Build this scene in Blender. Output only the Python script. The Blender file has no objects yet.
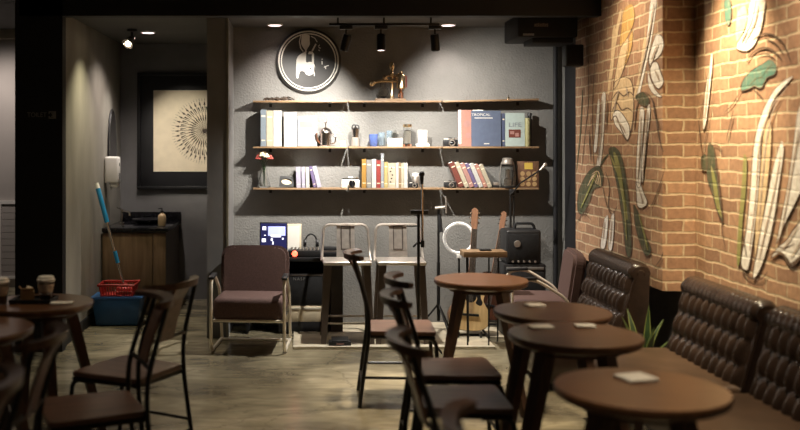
import bpy, bmesh, math, random
from mathutils import Vector, Matrix, Euler
random.seed(7)
PI = math.pi
S = bpy.context.scene
COL = S.collection
# ------------------------------------------------------------------ picture geometry of the place
F, U0, V0, H = 930.0, 305.0, 146.0, 1.55
def X(u, Y): return (u-U0)*Y/F
def Z(v, Y): return H+(V0-v)*Y/F
def P(u, v, Y): return Vector((X(u, Y), Y, Z(v, Y)))

# ------------------------------------------------------------------ materials
def nodes(name):
    m = bpy.data.materials.new(name); m.use_nodes = True
    nt = m.node_tree; b = nt.nodes['Principled BSDF']
    return m, nt, b
def ln(nt, a, b): nt.links.new(a, b)
def rgba(c): return (c[0], c[1], c[2], 1)
def mat(name, col, rough=.5, metal=0., var=.12, scale=12., bump=0., bscale=None, emit=None, es=0., trans=0., coat=0., stretch=None, ior=1.45):
    m, nt, b = nodes(name)
    tc = nt.nodes.new('ShaderNodeTexCoord')
    mp = nt.nodes.new('ShaderNodeMapping')
    if stretch: mp.inputs['Scale'].default_value = stretch
    ln(nt, tc.outputs['Object'], mp.inputs[0])
    n = nt.nodes.new('ShaderNodeTexNoise'); n.inputs['Scale'].default_value = scale; n.inputs['Detail'].default_value = 4
    ln(nt, mp.outputs[0], n.inputs['Vector'])
    r = nt.nodes.new('ShaderNodeValToRGB')
    r.color_ramp.elements[0].position = .3; r.color_ramp.elements[1].position = .7
    r.color_ramp.elements[0].color = rgba([c*(1-var) for c in col]); r.color_ramp.elements[1].color = rgba([min(1, c*(1+var)) for c in col])
    ln(nt, n.outputs['Fac'], r.inputs[0]); ln(nt, r.outputs[0], b.inputs['Base Color'])
    b.inputs['Roughness'].default_value = rough; b.inputs['Metallic'].default_value = metal
    b.inputs['Transmission Weight'].default_value = trans; b.inputs['Coat Weight'].default_value = coat; b.inputs['IOR'].default_value = ior
    if emit:
        b.inputs['Emission Color'].default_value = rgba(emit); b.inputs['Emission Strength'].default_value = es
    if bump:
        n2 = nt.nodes.new('ShaderNodeTexNoise'); n2.inputs['Scale'].default_value = bscale or scale*4; n2.inputs['Detail'].default_value = 3
        ln(nt, tc.outputs['Object'], n2.inputs['Vector'])
        bp = nt.nodes.new('ShaderNodeBump'); bp.inputs['Strength'].default_value = bump; bp.inputs['Distance'].default_value = .01
        ln(nt, n2.outputs['Fac'], bp.inputs['Height']); ln(nt, bp.outputs[0], b.inputs['Normal'])
    return m
def brick(name, paint=None, keep=.85):
    m, nt, b = nodes(name)
    g = nt.nodes.new('ShaderNodeNewGeometry')
    sp = nt.nodes.new('ShaderNodeSeparateXYZ'); ln(nt, g.outputs['Position'], sp.inputs[0])
    ad = nt.nodes.new('ShaderNodeMath'); ad.operation = 'SUBTRACT'; ln(nt, sp.outputs['Y'], ad.inputs[0]); ln(nt, sp.outputs['X'], ad.inputs[1])
    cb = nt.nodes.new('ShaderNodeCombineXYZ'); ln(nt, ad.outputs[0], cb.inputs[0]); ln(nt, sp.outputs['Z'], cb.inputs[1])
    wn = nt.nodes.new('ShaderNodeTexNoise'); wn.inputs['Scale'].default_value = 9; ln(nt, cb.outputs[0], wn.inputs['Vector'])
    wm = nt.nodes.new('ShaderNodeMixRGB'); wm.blend_type = 'LINEAR_LIGHT'; wm.inputs[0].default_value = .012
    ln(nt, cb.outputs[0], wm.inputs[1]); ln(nt, wn.outputs['Color'], wm.inputs[2])
    t = nt.nodes.new('ShaderNodeTexBrick'); ln(nt, wm.outputs[0], t.inputs['Vector'])
    t.inputs['Scale'].default_value = 1; t.inputs['Brick Width'].default_value = .215; t.inputs['Row Height'].default_value = .078
    t.inputs['Mortar Size'].default_value = .0075; t.inputs['Mortar Smooth'].default_value = .35; t.inputs['Bias'].default_value = -.1
    t.inputs['Color1'].default_value = (.41, .235, .135, 1); t.inputs['Color2'].default_value = (.25, .135, .08, 1); t.inputs['Mortar'].default_value = (.54, .41, .26, 1)
    n = nt.nodes.new('ShaderNodeTexNoise'); n.inputs['Scale'].default_value = 30; n.inputs['Detail'].default_value = 6
    ln(nt, g.outputs['Position'], n.inputs['Vector'])
    mx = nt.nodes.new('ShaderNodeMixRGB'); mx.blend_type = 'OVERLAY'; mx.inputs[0].default_value = .45
    ln(nt, t.outputs['Color'], mx.inputs[1]); ln(nt, n.outputs['Fac'], mx.inputs[2])
    out = mx.outputs[0]
    if paint:
        pm = nt.nodes.new('ShaderNodeMixRGB')
        mr = nt.nodes.new('ShaderNodeMapRange'); mr.inputs['From Min'].default_value = .25; mr.inputs['From Max'].default_value = .6
        mr.inputs['To Min'].default_value = keep-.3; mr.inputs['To Max'].default_value = keep
        ln(nt, n.outputs['Fac'], mr.inputs['Value']); ln(nt, mr.outputs[0], pm.inputs[0])
        ln(nt, out, pm.inputs[1]); pm.inputs[2].default_value = rgba(paint); out = pm.outputs[0]
    ln(nt, out, b.inputs['Base Color'])
    b.inputs['Roughness'].default_value = .75
    iv = nt.nodes.new('ShaderNodeMath'); iv.operation = 'MULTIPLY_ADD'; iv.inputs[1].default_value = -1; iv.inputs[2].default_value = 1
    ln(nt, t.outputs['Fac'], iv.inputs[0])
    a2 = nt.nodes.new('ShaderNodeMath'); a2.operation = 'MULTIPLY_ADD'; a2.inputs[1].default_value = .35; ln(nt, n.outputs['Fac'], a2.inputs[0]); ln(nt, iv.outputs[0], a2.inputs[2])
    bp = nt.nodes.new('ShaderNodeBump'); bp.inputs['Strength'].default_value = .6; bp.inputs['Distance'].default_value = .008
    ln(nt, a2.outputs[0], bp.inputs['Height']); ln(nt, bp.outputs[0], b.inputs['Normal'])
    return m
def floor_mat():
    m, nt, b = nodes('polished concrete')
    g = nt.nodes.new('ShaderNodeNewGeometry')
    def noise(sc, det, stretch=(1, 1, 1), dist=0):
        mp = nt.nodes.new('ShaderNodeMapping'); mp.inputs['Scale'].default_value = stretch; ln(nt, g.outputs['Position'], mp.inputs[0])
        n = nt.nodes.new('ShaderNodeTexNoise'); n.inputs['Scale'].default_value = sc; n.inputs['Detail'].default_value = det; n.inputs['Distortion'].default_value = dist
        ln(nt, mp.outputs[0], n.inputs['Vector']); return n
    n1 = noise(1.1, 8, (1, 1.2, 1), .8); n2 = noise(5, 6, (.6, 1.6, 1), 1.2)
    r = nt.nodes.new('ShaderNodeValToRGB')
    e = r.color_ramp.elements; e[0].position = .33; e[0].color = (.115, .098, .066, 1); e[1].position = .66; e[1].color = (.36, .315, .215, 1)
    k = e.new(.5); k.color = (.225, .195, .128, 1)
    ln(nt, n1.outputs['Fac'], r.inputs[0])
    mx = nt.nodes.new('ShaderNodeMixRGB'); mx.blend_type = 'OVERLAY'; mx.inputs[0].default_value = .65
    ln(nt, r.outputs[0], mx.inputs[1]); ln(nt, n2.outputs['Fac'], mx.inputs[2])
    # hairline cracks
    v = nt.nodes.new('ShaderNodeTexVoronoi'); v.feature = 'DISTANCE_TO_EDGE'; v.inputs['Scale'].default_value = .9
    w = nt.nodes.new('ShaderNodeMixRGB'); w.blend_type = 'LINEAR_LIGHT'; w.inputs[0].default_value = .12
    ln(nt, g.outputs['Position'], w.inputs[1]); ln(nt, n2.outputs['Color'], w.inputs[2]); ln(nt, w.outputs[0], v.inputs['Vector'])
    cr = nt.nodes.new('ShaderNodeMath'); cr.operation = 'LESS_THAN'; cr.inputs[1].default_value = .006; ln(nt, v.outputs['Distance'], cr.inputs[0])
    cm = nt.nodes.new('ShaderNodeMath'); cm.operation = 'MULTIPLY'; cm.inputs[1].default_value = .28; ln(nt, cr.outputs[0], cm.inputs[0])
    mk = nt.nodes.new('ShaderNodeMixRGB'); mk.inputs[2].default_value = (.05, .045, .035, 1); ln(nt, cm.outputs[0], mk.inputs[0]); ln(nt, mx.outputs[0], mk.inputs[1])
    ln(nt, mk.outputs[0], b.inputs['Base Color'])
    rr = nt.nodes.new('ShaderNodeMapRange'); rr.inputs['To Min'].default_value = .08; rr.inputs['To Max'].default_value = .34; ln(nt, n2.outputs['Fac'], rr.inputs['Value'])
    ln(nt, rr.outputs[0], b.inputs['Roughness'])
    bp = nt.nodes.new('ShaderNodeBump'); bp.inputs['Strength'].default_value = .08; ln(nt, n2.outputs['Fac'], bp.inputs['Height']); ln(nt, bp.outputs[0], b.inputs['Normal'])
    return m
def wood(name, c1, c2, rough=.4, axis=0, scale=6, coat=0.):
    m, nt, b = nodes(name)
    tc = nt.nodes.new('ShaderNodeTexCoord'); mp = nt.nodes.new('ShaderNodeMapping')
    st = [8, 8, 8]; st[axis] = .7; mp.inputs['Scale'].default_value = st
    ln(nt, tc.outputs['Object'], mp.inputs[0])
    n = nt.nodes.new('ShaderNodeTexNoise'); n.inputs['Scale'].default_value = scale; n.inputs['Detail'].default_value = 6; n.inputs['Distortion'].default_value = .6
    ln(nt, mp.outputs[0], n.inputs['Vector'])
    r = nt.nodes.new('ShaderNodeValToRGB'); e = r.color_ramp.elements
    e[0].position = .32; e[0].color = rgba(c1); e[1].position = .68; e[1].color = rgba(c2)
    ln(nt, n.outputs['Fac'], r.inputs[0]); ln(nt, r.outputs[0], b.inputs['Base Color'])
    b.inputs['Roughness'].default_value = rough; b.inputs['Coat Weight'].default_value = coat; b.inputs['Coat Roughness'].default_value = .2
    bp = nt.nodes.new('ShaderNodeBump'); bp.inputs['Strength'].default_value = .08; ln(nt, n.outputs['Fac'], bp.inputs['Height']); ln(nt, bp.outputs[0], b.inputs['Normal'])
    return m
M = {}
M['wall'] = mat('textured charcoal wall paint', (.185, .181, .171), .6, var=.10, scale=5, bump=.55, bscale=60)
M['niche'] = mat('smooth dark grey wall paint', (.20, .197, .195), .6, var=.12, scale=3, bump=.08, bscale=30)
M['plaster'] = mat('grey cement plaster', (.27, .255, .22), .6, var=.22, scale=3, bump=.12, bscale=20, stretch=(1, 1, .35))
M['black_paint'] = mat('flat black paint', (.012, .012, .014), .6, var=.2, scale=4)
M['ceiling'] = mat('dark grey ceiling paint', (.10, .098, .092), .7, var=.1, scale=3)
M['dim_ceiling'] = mat('near black ceiling paint', (.03, .028, .026), .8, var=.1, scale=3)
M['far_wall'] = mat('warm grey plaster', (.42, .385, .36), .7, var=.08, scale=2)
M['lower_wall'] = mat('slate grey wall paint', (.16, .16, .17), .6, var=.15, scale=4)
M['brick'] = brick('red brick with sandy mortar')
M['mural_white'] = brick('off white mural paint on brick', (.86, .83, .76), .88)
M['mural_cream'] = brick('cream mural paint on brick', (.74, .56, .33), .74)
M['mural_gold'] = brick('ochre mural paint on brick', (.60, .36, .07), .6)
M['mural_green'] = brick('dark green mural paint on brick', (.035, .058, .028), .93)
M['mural_leaf'] = brick('leaf green mural paint on brick', (.21, .26, .06), .75)
M['mural_teal'] = brick('teal mural paint on brick', (.03, .15, .12), .9)
M['mural_grey'] = brick('soft grey mural paint on brick', (.50, .45, .39), .55)
M['mural_line'] = brick('dark brown mural line on brick', (.05, .03, .02), .86)
M['floor'] = floor_mat()
M['platform'] = mat('pale worn platform board', (.48, .42, .31), .5, var=.3, scale=5, bump=.05)
M['platform_edge'] = mat('bright platform edge strip', (.62, .57, .46), .4, var=.1)
M['shelf_edge'] = wood('oiled plank wood', (.16, .095, .05), (.30, .195, .105), .5)
M['dark_wood'] = wood('dark stained wood', (.055, .028, .017), (.13, .065, .036), .34, coat=.15)
M['table_wood'] = wood('red brown varnished wood', (.085, .036, .017), (.15, .068, .031), .3, coat=.35)
M['leg_wood'] = wood('espresso wood', (.05, .026, .016), (.10, .05, .03), .38, axis=2)
M['seat_wood'] = wood('walnut seat wood', (.085, .042, .028), (.17, .088, .058), .36, coat=.2)
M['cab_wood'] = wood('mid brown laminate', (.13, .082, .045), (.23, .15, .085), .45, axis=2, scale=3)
M['cab_side'] = wood('darker brown laminate', (.075, .055, .04), (.11, .082, .06), .5, axis=2, scale=3)  # cabinet body and side, a darker brown than the doors
M['black_metal'] = mat('black powder coated steel', (.018, .017, .016), .38, .3, var=.2)
M['black_plastic'] = mat('black plastic', (.014, .014, .015), .45, var=.2)
M['matt_black'] = mat('matt black casing', (.006, .006, .007), .8, var=.2)
M['black_cloth'] = mat('black speaker grille cloth', (.012, .012, .013), .85, var=.3, scale=80, bump=.2)
M['black_stone'] = mat('black polished stone', (.010, .010, .012), .15, var=.5, scale=40)
M['gun_metal'] = mat('brushed gunmetal steel', (.55, .50, .45), .38, .8, var=.1, scale=30)
M['stool_leg'] = mat('bronze grey steel', (.13, .105, .09), .35, .6, var=.1)
M['chrome'] = mat('chrome', (.82, .78, .72), .12, 1., var=.03)
M['satin'] = mat('satin silver', (.55, .50, .48), .22, 1., var=.05)
M['brass'] = mat('warm brass', (.85, .66, .42), .24, 1., var=.1)
M['copper'] = mat('rose copper', (.72, .42, .33), .2, 1., var=.1)
M['cream_tube'] = mat('champagne tube steel', (.90, .82, .68), .32, .3, var=.05)
M['maroon'] = mat('maroon brown upholstery', (.105, .060, .052), .8, var=.18, scale=120, bump=.15, bscale=300)
M['leather'] = mat('dark brown tufted leather', (.030, .018, .0125), .27, var=.3, scale=9, bump=.12, bscale=60, coat=.15)
M['leather_seat'] = mat('tan brown worn leather', (.075, .045, .027), .34, var=.25, scale=6, bump=.1, bscale=60)
M['white'] = mat('white plastic', (.78, .76, .72), .4, var=.03)
M['paper'] = mat('white paper', (.82, .79, .72), .8, var=.04)
M['cream_paper'] = mat('cream paper', (.72, .62, .44), .8, var=.06)
M['kraft'] = mat('kraft cardboard', (.42, .27, .14), .8, var=.12)
M['glass'] = mat('clear glass', (.93, .94, .93), .03, trans=1., var=.01)
M['blue_glass'] = mat('blue glass', (.30, .42, .85), .05, trans=.75, var=.05)
M['pale_blue_glass'] = mat('pale blue glass', (.72, .85, .95), .05, trans=.85, var=.03)
M['coffee'] = mat('iced coffee', (.08, .045, .028), .3, var=.3)
M['sign_face'] = mat('slate sign face', (.035, .034, .033), .45, var=.1, scale=6)
M['sign_white'] = mat('pale sign lettering', (.62, .60, .55), .45, var=.08)
M['sign_grey'] = mat('muted grey lettering', (.20, .195, .19), .5, var=.1)
M['screen'] = mat('laptop desktop picture', (.01, .01, .04), .3, emit=(.014, .015, .07), es=1.0)
M['screen_light'] = mat('pale laptop window', (.4, .45, .9), .3, emit=(.36, .38, .9), es=1.0)
M['screen_white'] = mat('white laptop icon', (.8, .8, 1), .3, emit=(.8, .82, 1.0), es=1.0)
M['red_led'] = mat('red lit knob', (.6, .05, .03), .3, emit=(1, .10, .05), es=5.)
M['lamp_face'] = mat('lit lamp diffuser', (1, .8, .8), .4, emit=(1, .78, .74), es=3.2)
M['lamp_hot'] = mat('lit lamp bulb', (1, .9, .7), .4, emit=(1, .86, .6), es=9.)
M['guitar_top'] = wood('spruce guitar top', (.66, .44, .20), (.80, .57, .28), .28, axis=2, scale=5, coat=.3)
M['guitar_side'] = wood('mahogany guitar wood', (.16, .07, .035), (.26, .12, .06), .3, axis=2, coat=.3)
M['neck_wood'] = wood('guitar neck wood', (.20, .10, .06), (.32, .17, .10), .35, axis=2)
M['sunburst_body'] = wood('dark burst guitar lacquer', (.03, .015, .01), (.09, .035, .02), .2, axis=2, coat=.5)
M['beige'] = mat('beige painted wood', (.74, .64, .46), .6, var=.12, scale=6)
M['blue_plastic'] = mat('blue plastic', (.028, .105, .27), .4, var=.12)
M['mop_blue'] = mat('bright blue mop sleeve', (.03, .30, .62), .4, var=.06)
M['red_plastic'] = mat('red plastic', (.40, .03, .025), .45, var=.1)
M['soap'] = mat('amber soap bottle', (.50, .36, .20), .4, var=.06)
M['canvas'] = mat('ivory art paper', (.72, .63, .47), .75, var=.05)
M['ink'] = mat('dark brown ink', (.05, .037, .028), .8, var=.2)
M['mirror'] = mat('mirror silver', (.75, .75, .75), .04, 1., var=.02)
M['leaf'] = mat('dark green leaf', (.022, .045, .016), .4, var=.4, scale=18)
M['leaf_edge'] = mat('yellow green leaf margin', (.16, .18, .045), .45, var=.15)
M['terracotta'] = mat('dark planter clay', (.06, .045, .04), .6, var=.2)
M['flower_red'] = mat('faded red petals', (.50, .10, .08), .7, var=.25, scale=60)
M['flower_cream'] = mat('cream petals', (.75, .66, .45), .7, var=.15, scale=60)
M['twig'] = mat('dark dried twig', (.045, .03, .02), .7, var=.3)
def book_mat(name, c): 
    if name not in M: M[name] = mat(name, c, .55, var=.07, scale=25)
    return M[name]

# ------------------------------------------------------------------ mesh builder
def fillet(pts, r, n=5, closed=False):
    pts = [Vector(p) for p in pts]; out = []
    N = len(pts)
    for i, p in enumerate(pts):
        if not closed and i in (0, N-1): out.append(p); continue
        a = pts[i-1]-p; b = pts[(i+1) % N]-p
        d = min(r, a.length*.48, b.length*.48)
        p0 = p+a.normalized()*d; p1 = p+b.normalized()*d
        for k in range(n+1):
            t = k/n; out.append(p0*(1-t)**2+p*2*t*(1-t)+p1*t*t)
    return out
class MB:
    def __init__(s): s.bm = bmesh.new(); s.mi = 0
    def _merge(s, bm, mtx=None):
        if mtx is not None: bmesh.ops.transform(bm, matrix=mtx, verts=bm.verts)
        vm = {v: s.bm.verts.new(v.co) for v in bm.verts}
        for f in bm.faces:
            try: nf = s.bm.faces.new([vm[v] for v in f.verts]); nf.material_index = s.mi
            except ValueError: pass
        bm.free(); return s
    def m(s, i): s.mi = i; return s
    def box(s, c, size, rot=(0, 0, 0), bev=0., seg=2, taper=None):
        bm = bmesh.new(); bmesh.ops.create_cube(bm, size=1)
        bmesh.ops.scale(bm, vec=size, verts=bm.verts)
        if taper:
            for v in bm.verts:
                if v.co.z < 0: v.co.x *= taper[0]; v.co.y *= taper[1]
        if bev: bmesh.ops.bevel(bm, geom=bm.edges[:], offset=bev, segments=seg, affect='EDGES', profile=.5)
        return s._merge(bm, Matrix.Translation(c) @ Euler(rot).to_matrix().to_4x4())
    def lohi(s, lo, hi, bev=0., seg=2):
        lo = Vector(lo); hi = Vector(hi); return s.box((lo+hi)/2, hi-lo, bev=bev, seg=seg)
    def tube(s, pts, r, n=8, closed=False, cap=True):
        pts = [Vector(p) for p in pts]; N = len(pts)
        rs = r if isinstance(r, (list, tuple)) else [r]*N
        bm = bmesh.new(); rings = []; up = None
        for i, p in enumerate(pts):
            if closed: t = pts[(i+1) % N]-pts[i-1]
            else: t = pts[min(i+1, N-1)]-pts[max(i-1, 0)]
            t.normalize()
            if up is None:
                up = t.orthogonal().normalized()
            up = (up-t*up.dot(t)).normalized(); w = t.cross(up)
            rings.append([bm.verts.new(p+(up*math.cos(2*PI*k/n)+w*math.sin(2*PI*k/n))*rs[i]) for k in range(n)])
        for i in range(N if closed else N-1):
            a = rings[i]; b = rings[(i+1) % N]
            for k in range(n): bm.faces.new((a[k], a[(k+1) % n], b[(k+1) % n], b[k]))
        if cap and not closed: bm.faces.new(rings[0][::-1]); bm.faces.new(rings[-1])
        bmesh.ops.recalc_face_normals(bm, faces=bm.faces)
        return s._merge(bm)
    def bar(s, a, b, w, d, up=(0, 0, 1), w2=None, d2=None):
        """rectangular bar from a to b, section w x d (tapering to w2 x d2)"""
        a = Vector(a); b = Vector(b); t = (b-a).normalized(); u = Vector(up)
        if abs(t.dot(u)) > .95: u = Vector((1, 0, 0))
        x = t.cross(u).normalized(); y = t.cross(x)
        bm = bmesh.new(); w2 = w if w2 is None else w2; d2 = d if d2 is None else d2
        A = [bm.verts.new(a+x*i*w/2+y*j*d/2) for i, j in ((-1, -1), (1, -1), (1, 1), (-1, 1))]
        B = [bm.verts.new(b+x*i*w2/2+y*j*d2/2) for i, j in ((-1, -1), (1, -1), (1, 1), (-1, 1))]
        bm.faces.new(A[::-1]); bm.faces.new(B)
        for k in range(4): bm.faces.new((A[k], A[(k+1) % 4], B[(k+1) % 4], B[k]))
        bmesh.ops.recalc_face_normals(bm, faces=bm.faces)
        return s._merge(bm)
    def lathe(s, prof, c=(0, 0, 0), n=24, rot=(0, 0, 0)):
        bm = bmesh.new(); rings = []
        for r, z in prof:
            rings.append([bm.verts.new((r*math.cos(2*PI*k/n), r*math.sin(2*PI*k/n), z)) for k in range(n)] if r > 1e-6 else [bm.verts.new((0, 0, z))])
        for a, b in zip(rings, rings[1:]):
            for k in range(n):
                q = [a[k % len(a)], a[(k+1) % len(a)], b[(k+1) % len(b)], b[k % len(b)]]
                u = []
                for v in q:
                    if v not in u: u.append(v)
                if len(u) > 2: bm.faces.new(u)
        if len(rings[0]) > 1: bm.faces.new(rings[0][::-1])
        if len(rings[-1]) > 1: bm.faces.new(rings[-1])
        bmesh.ops.recalc_face_normals(bm, faces=bm.faces)
        return s._merge(bm, Matrix.Translation(c) @ Euler(rot).to_matrix().to_4x4())
    def prism(s, outline, vec, mtx=None, bev=0.):
        """polygon of 3-D points extruded by vec"""
        bm = bmesh.new(); a = [bm.verts.new(p) for p in outline]; v = Vector(vec)
        f = bm.faces.new(a)
        r = bmesh.ops.extrude_face_region(bm, geom=[f])
        bmesh.ops.translate(bm, vec=v, verts=[e for e in r['geom'] if isinstance(e, bmesh.types.BMVert)])
        bmesh.ops.recalc_face_normals(bm, faces=bm.faces)
        if bev: bmesh.ops.bevel(bm, geom=bm.edges[:], offset=bev, segments=2, affect='EDGES')
        return s._merge(bm, mtx)
    def grid(s, rows):
        bm = bmesh.new(); g = [[bm.verts.new(p) for p in r] for r in rows]
        for i in range(len(g)-1):
            for j in range(len(g[0])-1): bm.faces.new((g[i][j], g[i][j+1], g[i+1][j+1], g[i+1][j]))
        return s._merge(bm)
    def ball(s, c, r, sc=(1, 1, 1), n=12):
        bm = bmesh.new(); bmesh.ops.create_uvsphere(bm, u_segments=n, v_segments=max(6, n*2//3), radius=r)
        return s._merge(bm, Matrix.Translation(c) @ Matrix.Diagonal((*sc, 1)))
    def torus(s, c, R, r, rot=(0, 0, 0), n=32, k=8):
        mt = Matrix.Translation(c) @ Euler(rot).to_matrix().to_4x4()
        return s.tube([mt @ Vector((R*math.cos(2*PI*i/n), R*math.sin(2*PI*i/n), 0)) for i in range(n)], r, k, closed=True)
    def build(s, name, mats, parent=None, smooth=True, loc=None, rot=None, ang=38):
        bm = s.bm
        bm.normal_update()
        lim = math.radians(ang)
        for f in bm.faces: f.smooth = smooth
        if smooth:
            for e in bm.edges:
                if len(e.link_faces) != 2 or e.calc_face_angle(0) > lim: e.smooth = False
        me = bpy.data.meshes.new(name); bm.to_mesh(me); bm.free()
        for x in (mats if isinstance(mats, (list, tuple)) else [mats]): me.materials.append(x)
        o = bpy.data.objects.new(name, me); COL.objects.link(o)
        if parent: o.parent = parent
        if loc is not None: o.location = loc
        if rot is not None: o.rotation_euler = rot
        return o
def tag(o, label, cat, group=None):
    o['label'] = label; o['category'] = cat
    if group: o['group'] = group
    return o
def thing(name, label, cat, loc, rz=0., group=None):
    o = bpy.data.objects.new(name, None); COL.objects.link(o); o.location = loc; o.rotation_euler = (0, 0, rz); o.empty_display_size = .1
    return tag(o, label, cat, group)
def struct(o, parent=None):
    if parent is None: o['kind'] = 'structure'
    return o
def dup(root, loc, rz, label, group=None, cat=None):
    r = root.copy(); COL.objects.link(r); r.location = loc; r.rotation_euler = (0, 0, rz); r['label'] = label
    if group: r['group'] = group
    for ch in list(root.children):
        c = ch.copy(); COL.objects.link(c); c.parent = r
        for g in list(ch.children):
            d = g.copy(); COL.objects.link(d); d.parent = c
    return r
def text(name, body, size, m, parent, loc, rot=(PI/2, 0, 0), sx=1., spacing=1., ext=.0008):
    cu = bpy.data.curves.new(name, 'FONT'); cu.body = body; cu.size = size; cu.align_x = 'CENTER'; cu.align_y = 'CENTER'; cu.extrude = ext; cu.space_character = spacing
    t = bpy.data.objects.new(name+'_tmp', cu); COL.objects.link(t)
    bpy.context.view_layer.update()
    me = bpy.data.meshes.new_from_object(t.evaluated_get(bpy.context.evaluated_depsgraph_get()))
    bpy.data.objects.remove(t); me.materials.clear(); me.materials.append(m); me.name = name
    o = bpy.data.objects.new(name, me); COL.objects.link(o)
    if parent: o.parent = parent
    o.location = loc; o.rotation_euler = rot; o.scale = (sx, 1, 1)
    return o

# ------------------------------------------------------------------ room
YW = 8.08           # back wall
YN = 9.4            # back of the wash niche
XL = -1.865         # left wall of the niche
XB = 2.23           # brick face, far section
XB2 = 2.43          # brick face, near section
YE = 5.8            # step in the brick wall
CE = 2.58           # low ceiling
CF = 3.2            # high ceiling
struct(MB().lohi((-5.2, -3, -.12), (2.75, 10.4, 0)).build('floor', M['floor'], smooth=False))
struct(MB().lohi((-.7, YW, 0), (2.5, YW+.12, CE)).build('wall_back', M['wall'], smooth=False))
xp0, xp1 = X(207, 7.5), X(228, 7.5)
struct(MB().lohi((xp0, 7.5, 0), (xp1, YW+.12, CE)).build('wall_partition', M['niche'], smooth=False))
struct(MB().lohi((xp1-.012, 7.493, 0), (xp1+.004, 7.51, CE)).build('trim_1', mat('dull aluminium bead', (.33, .30, .22), .45, .5), smooth=False))
struct(MB().lohi((XL-.1, YN, 0), (.35, YN+.1, CE)).build('wall_niche', M['niche'], smooth=False))
struct(MB().lohi((.25, YW+.12, 0), (.35, YN, CE)).build('wall_niche_side', M['niche'], smooth=False))
struct(MB().lohi((XL-.12, 7.1, 0), (XL, YN, CE)).build('wall_left', M['plaster'], smooth=False))
struct(MB().lohi((XL, 7.12, 0), (XL+.012, 8.47, .09)).build('baseboard_left', M['black_paint'], smooth=False))
col = struct(MB().lohi((X(15, 7.0), 7.0, 0), (X(65.5, 7.09), 7.1, CF)).build('wall_column', M['black_paint'], smooth=False))
struct(MB().lohi((X(15, 6.9), 7.0, 2.53), (XB, 7.1, CF)).build('trim_2', M['black_paint'], smooth=False))
struct(MB().lohi((XL-.12, 7.1, CE), (XB2+.2, YN+.1, CE+.08)).build('ceiling', M['ceiling'], smooth=False))
struct(MB().lohi((-5.2, -3, CF), (2.75, 7.1, CF+.08)).build('ceiling_high', M['dim_ceiling'], smooth=False))
struct(MB().lohi((-5.2, 7.1, 2.82), (XL-.12, 10.3, 2.9)).build('ceiling_left', M['ceiling'], smooth=False))
struct(MB().lohi((-5.2, 10.2, 0), (XL-.1, 10.3, 2.82)).build('wall_far', M['far_wall'], smooth=False))
struct(MB().lohi((-5.2, 10.12, 2.72), (XL-.12, 10.2, 2.82)).build('trim_3', mat('pale cornice paint', (.62, .55, .44), .6), smooth=False))
# brick wall: the far section stands one brick proud of the near one
brick_ob = MB().lohi((XB, YE, .646), (XB2+.15, 7.66, CF)).lohi((XB2, -3, .646), (XB2+.15, YE, CF)).build('wall_right', M['brick'], smooth=False)
struct(brick_ob)
struct(MB().lohi((XB2-.06, -3, 0), (XB2+.15, 7.66, .646)).build('wall_right_lower', M['lower_wall'], smooth=False))
struct(MB().lohi((XB, 7.66, 0), (XB2+.15, 7.98, CE)).build('trim_4', M['black_paint'], smooth=False))
struct(MB().lohi((XB, 7.98, 0), (XB2+.15, YW, CE)).build('trim_5', M['wall'], smooth=False))
struct(MB().tube([(X(555.5, 8.04), 8.04, 0.02), (X(555.5, 8.04), 8.04, CE)], .02, 10).build('trim_6', M['black_paint']))
pf = MB().lohi((X(293, 7.08), 7.13, 0), (1.45, YW, .02)).lohi((1.45, 7.455, 0), (XB, YW, .02)).build('floor_platform', M['platform'], smooth=False); struct(pf)
struct(MB().lohi((X(293, 7.08), 7.08, 0), (1.45, 7.13, .022)).build('trim_7', M['platform_edge'], smooth=False))

# ---- the mural on the brick: petals and leaves as painted shapes on the wall face
def catmull(pts, closed, k=5):
    n = len(pts); out = []
    rng = range(n) if closed else range(n-1)
    for i in rng:
        def g(j): return pts[j % n] if closed else pts[min(max(j, 0), n-1)]
        p0, p1, p2, p3 = (Vector(g(i+d)) for d in (-1, 0, 1, 2))
        for q in range(k):
            t = q/k
            out.append(.5*((2*p1)+(p2-p0)*t+(2*p0-5*p1+4*p2-p3)*t*t+(3*p1-p0-3*p2+p3)*t**3))
    if not closed: out.append(Vector(pts[-1]))
    return out
mur = MB(); layer = [0]
MUR = ['mural_white', 'mural_cream', 'mural_gold', 'mural_green', 'mural_leaf', 'mural_teal', 'mural_line', 'mural_grey']
def on_wall(p, c, off): 
    Y = F*c/(p[0]-U0); return Vector((c-off, Y, Z(p[1], Y)))
def shape(mi, pts, c=None, line=.9):
    c = c or (XB2 if pts[0][0] > 694 else XB)
    layer[0] += 1; off = .0012+layer[0]*.00006
    cp = catmull(pts, True)
    bm = bmesh.new(); f = bm.faces.new([bm.verts.new(on_wall(p, c, off)) for p in cp]); bmesh.ops.triangulate(bm, faces=[f])
    bm.normal_update()
    for q in bm.faces:
        if q.normal.x > 0: q.normal_flip()
    mur.m(mi)._merge(bm)
    if line: stroke(pts+[pts[0]], line, c)
def stroke(pts, w=1.2, c=None, mi=6):
    c = c or (XB2 if pts[0][0] > 694 else XB)
    layer[0] += 1; off = .0016+layer[0]*.00006
    cp = catmull(pts, False, 6); N = len(cp); bm = bmesh.new(); L = []
    for i, p in enumerate(cp):
        t = (cp[min(i+1, N-1)]-cp[max(i-1, 0)]); t.normalize(); nrm = Vector((-t.y, t.x)); ww = w*.40*(.35+.65*math.sin(PI*min(max(i/(N-1), .04), .96)))
        L.append((bm.verts.new(on_wall(p+nrm*ww, c, off)), bm.verts.new(on_wall(p-nrm*ww, c, off))))
    for a, b in zip(L, L[1:]): bm.faces.new((a[0], a[1], b[1], b[0]))
    bm.normal_update()
    for q in bm.faces:
        if q.normal.x > 0: q.normal_flip()
    mur.m(mi)._merge(bm)
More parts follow.
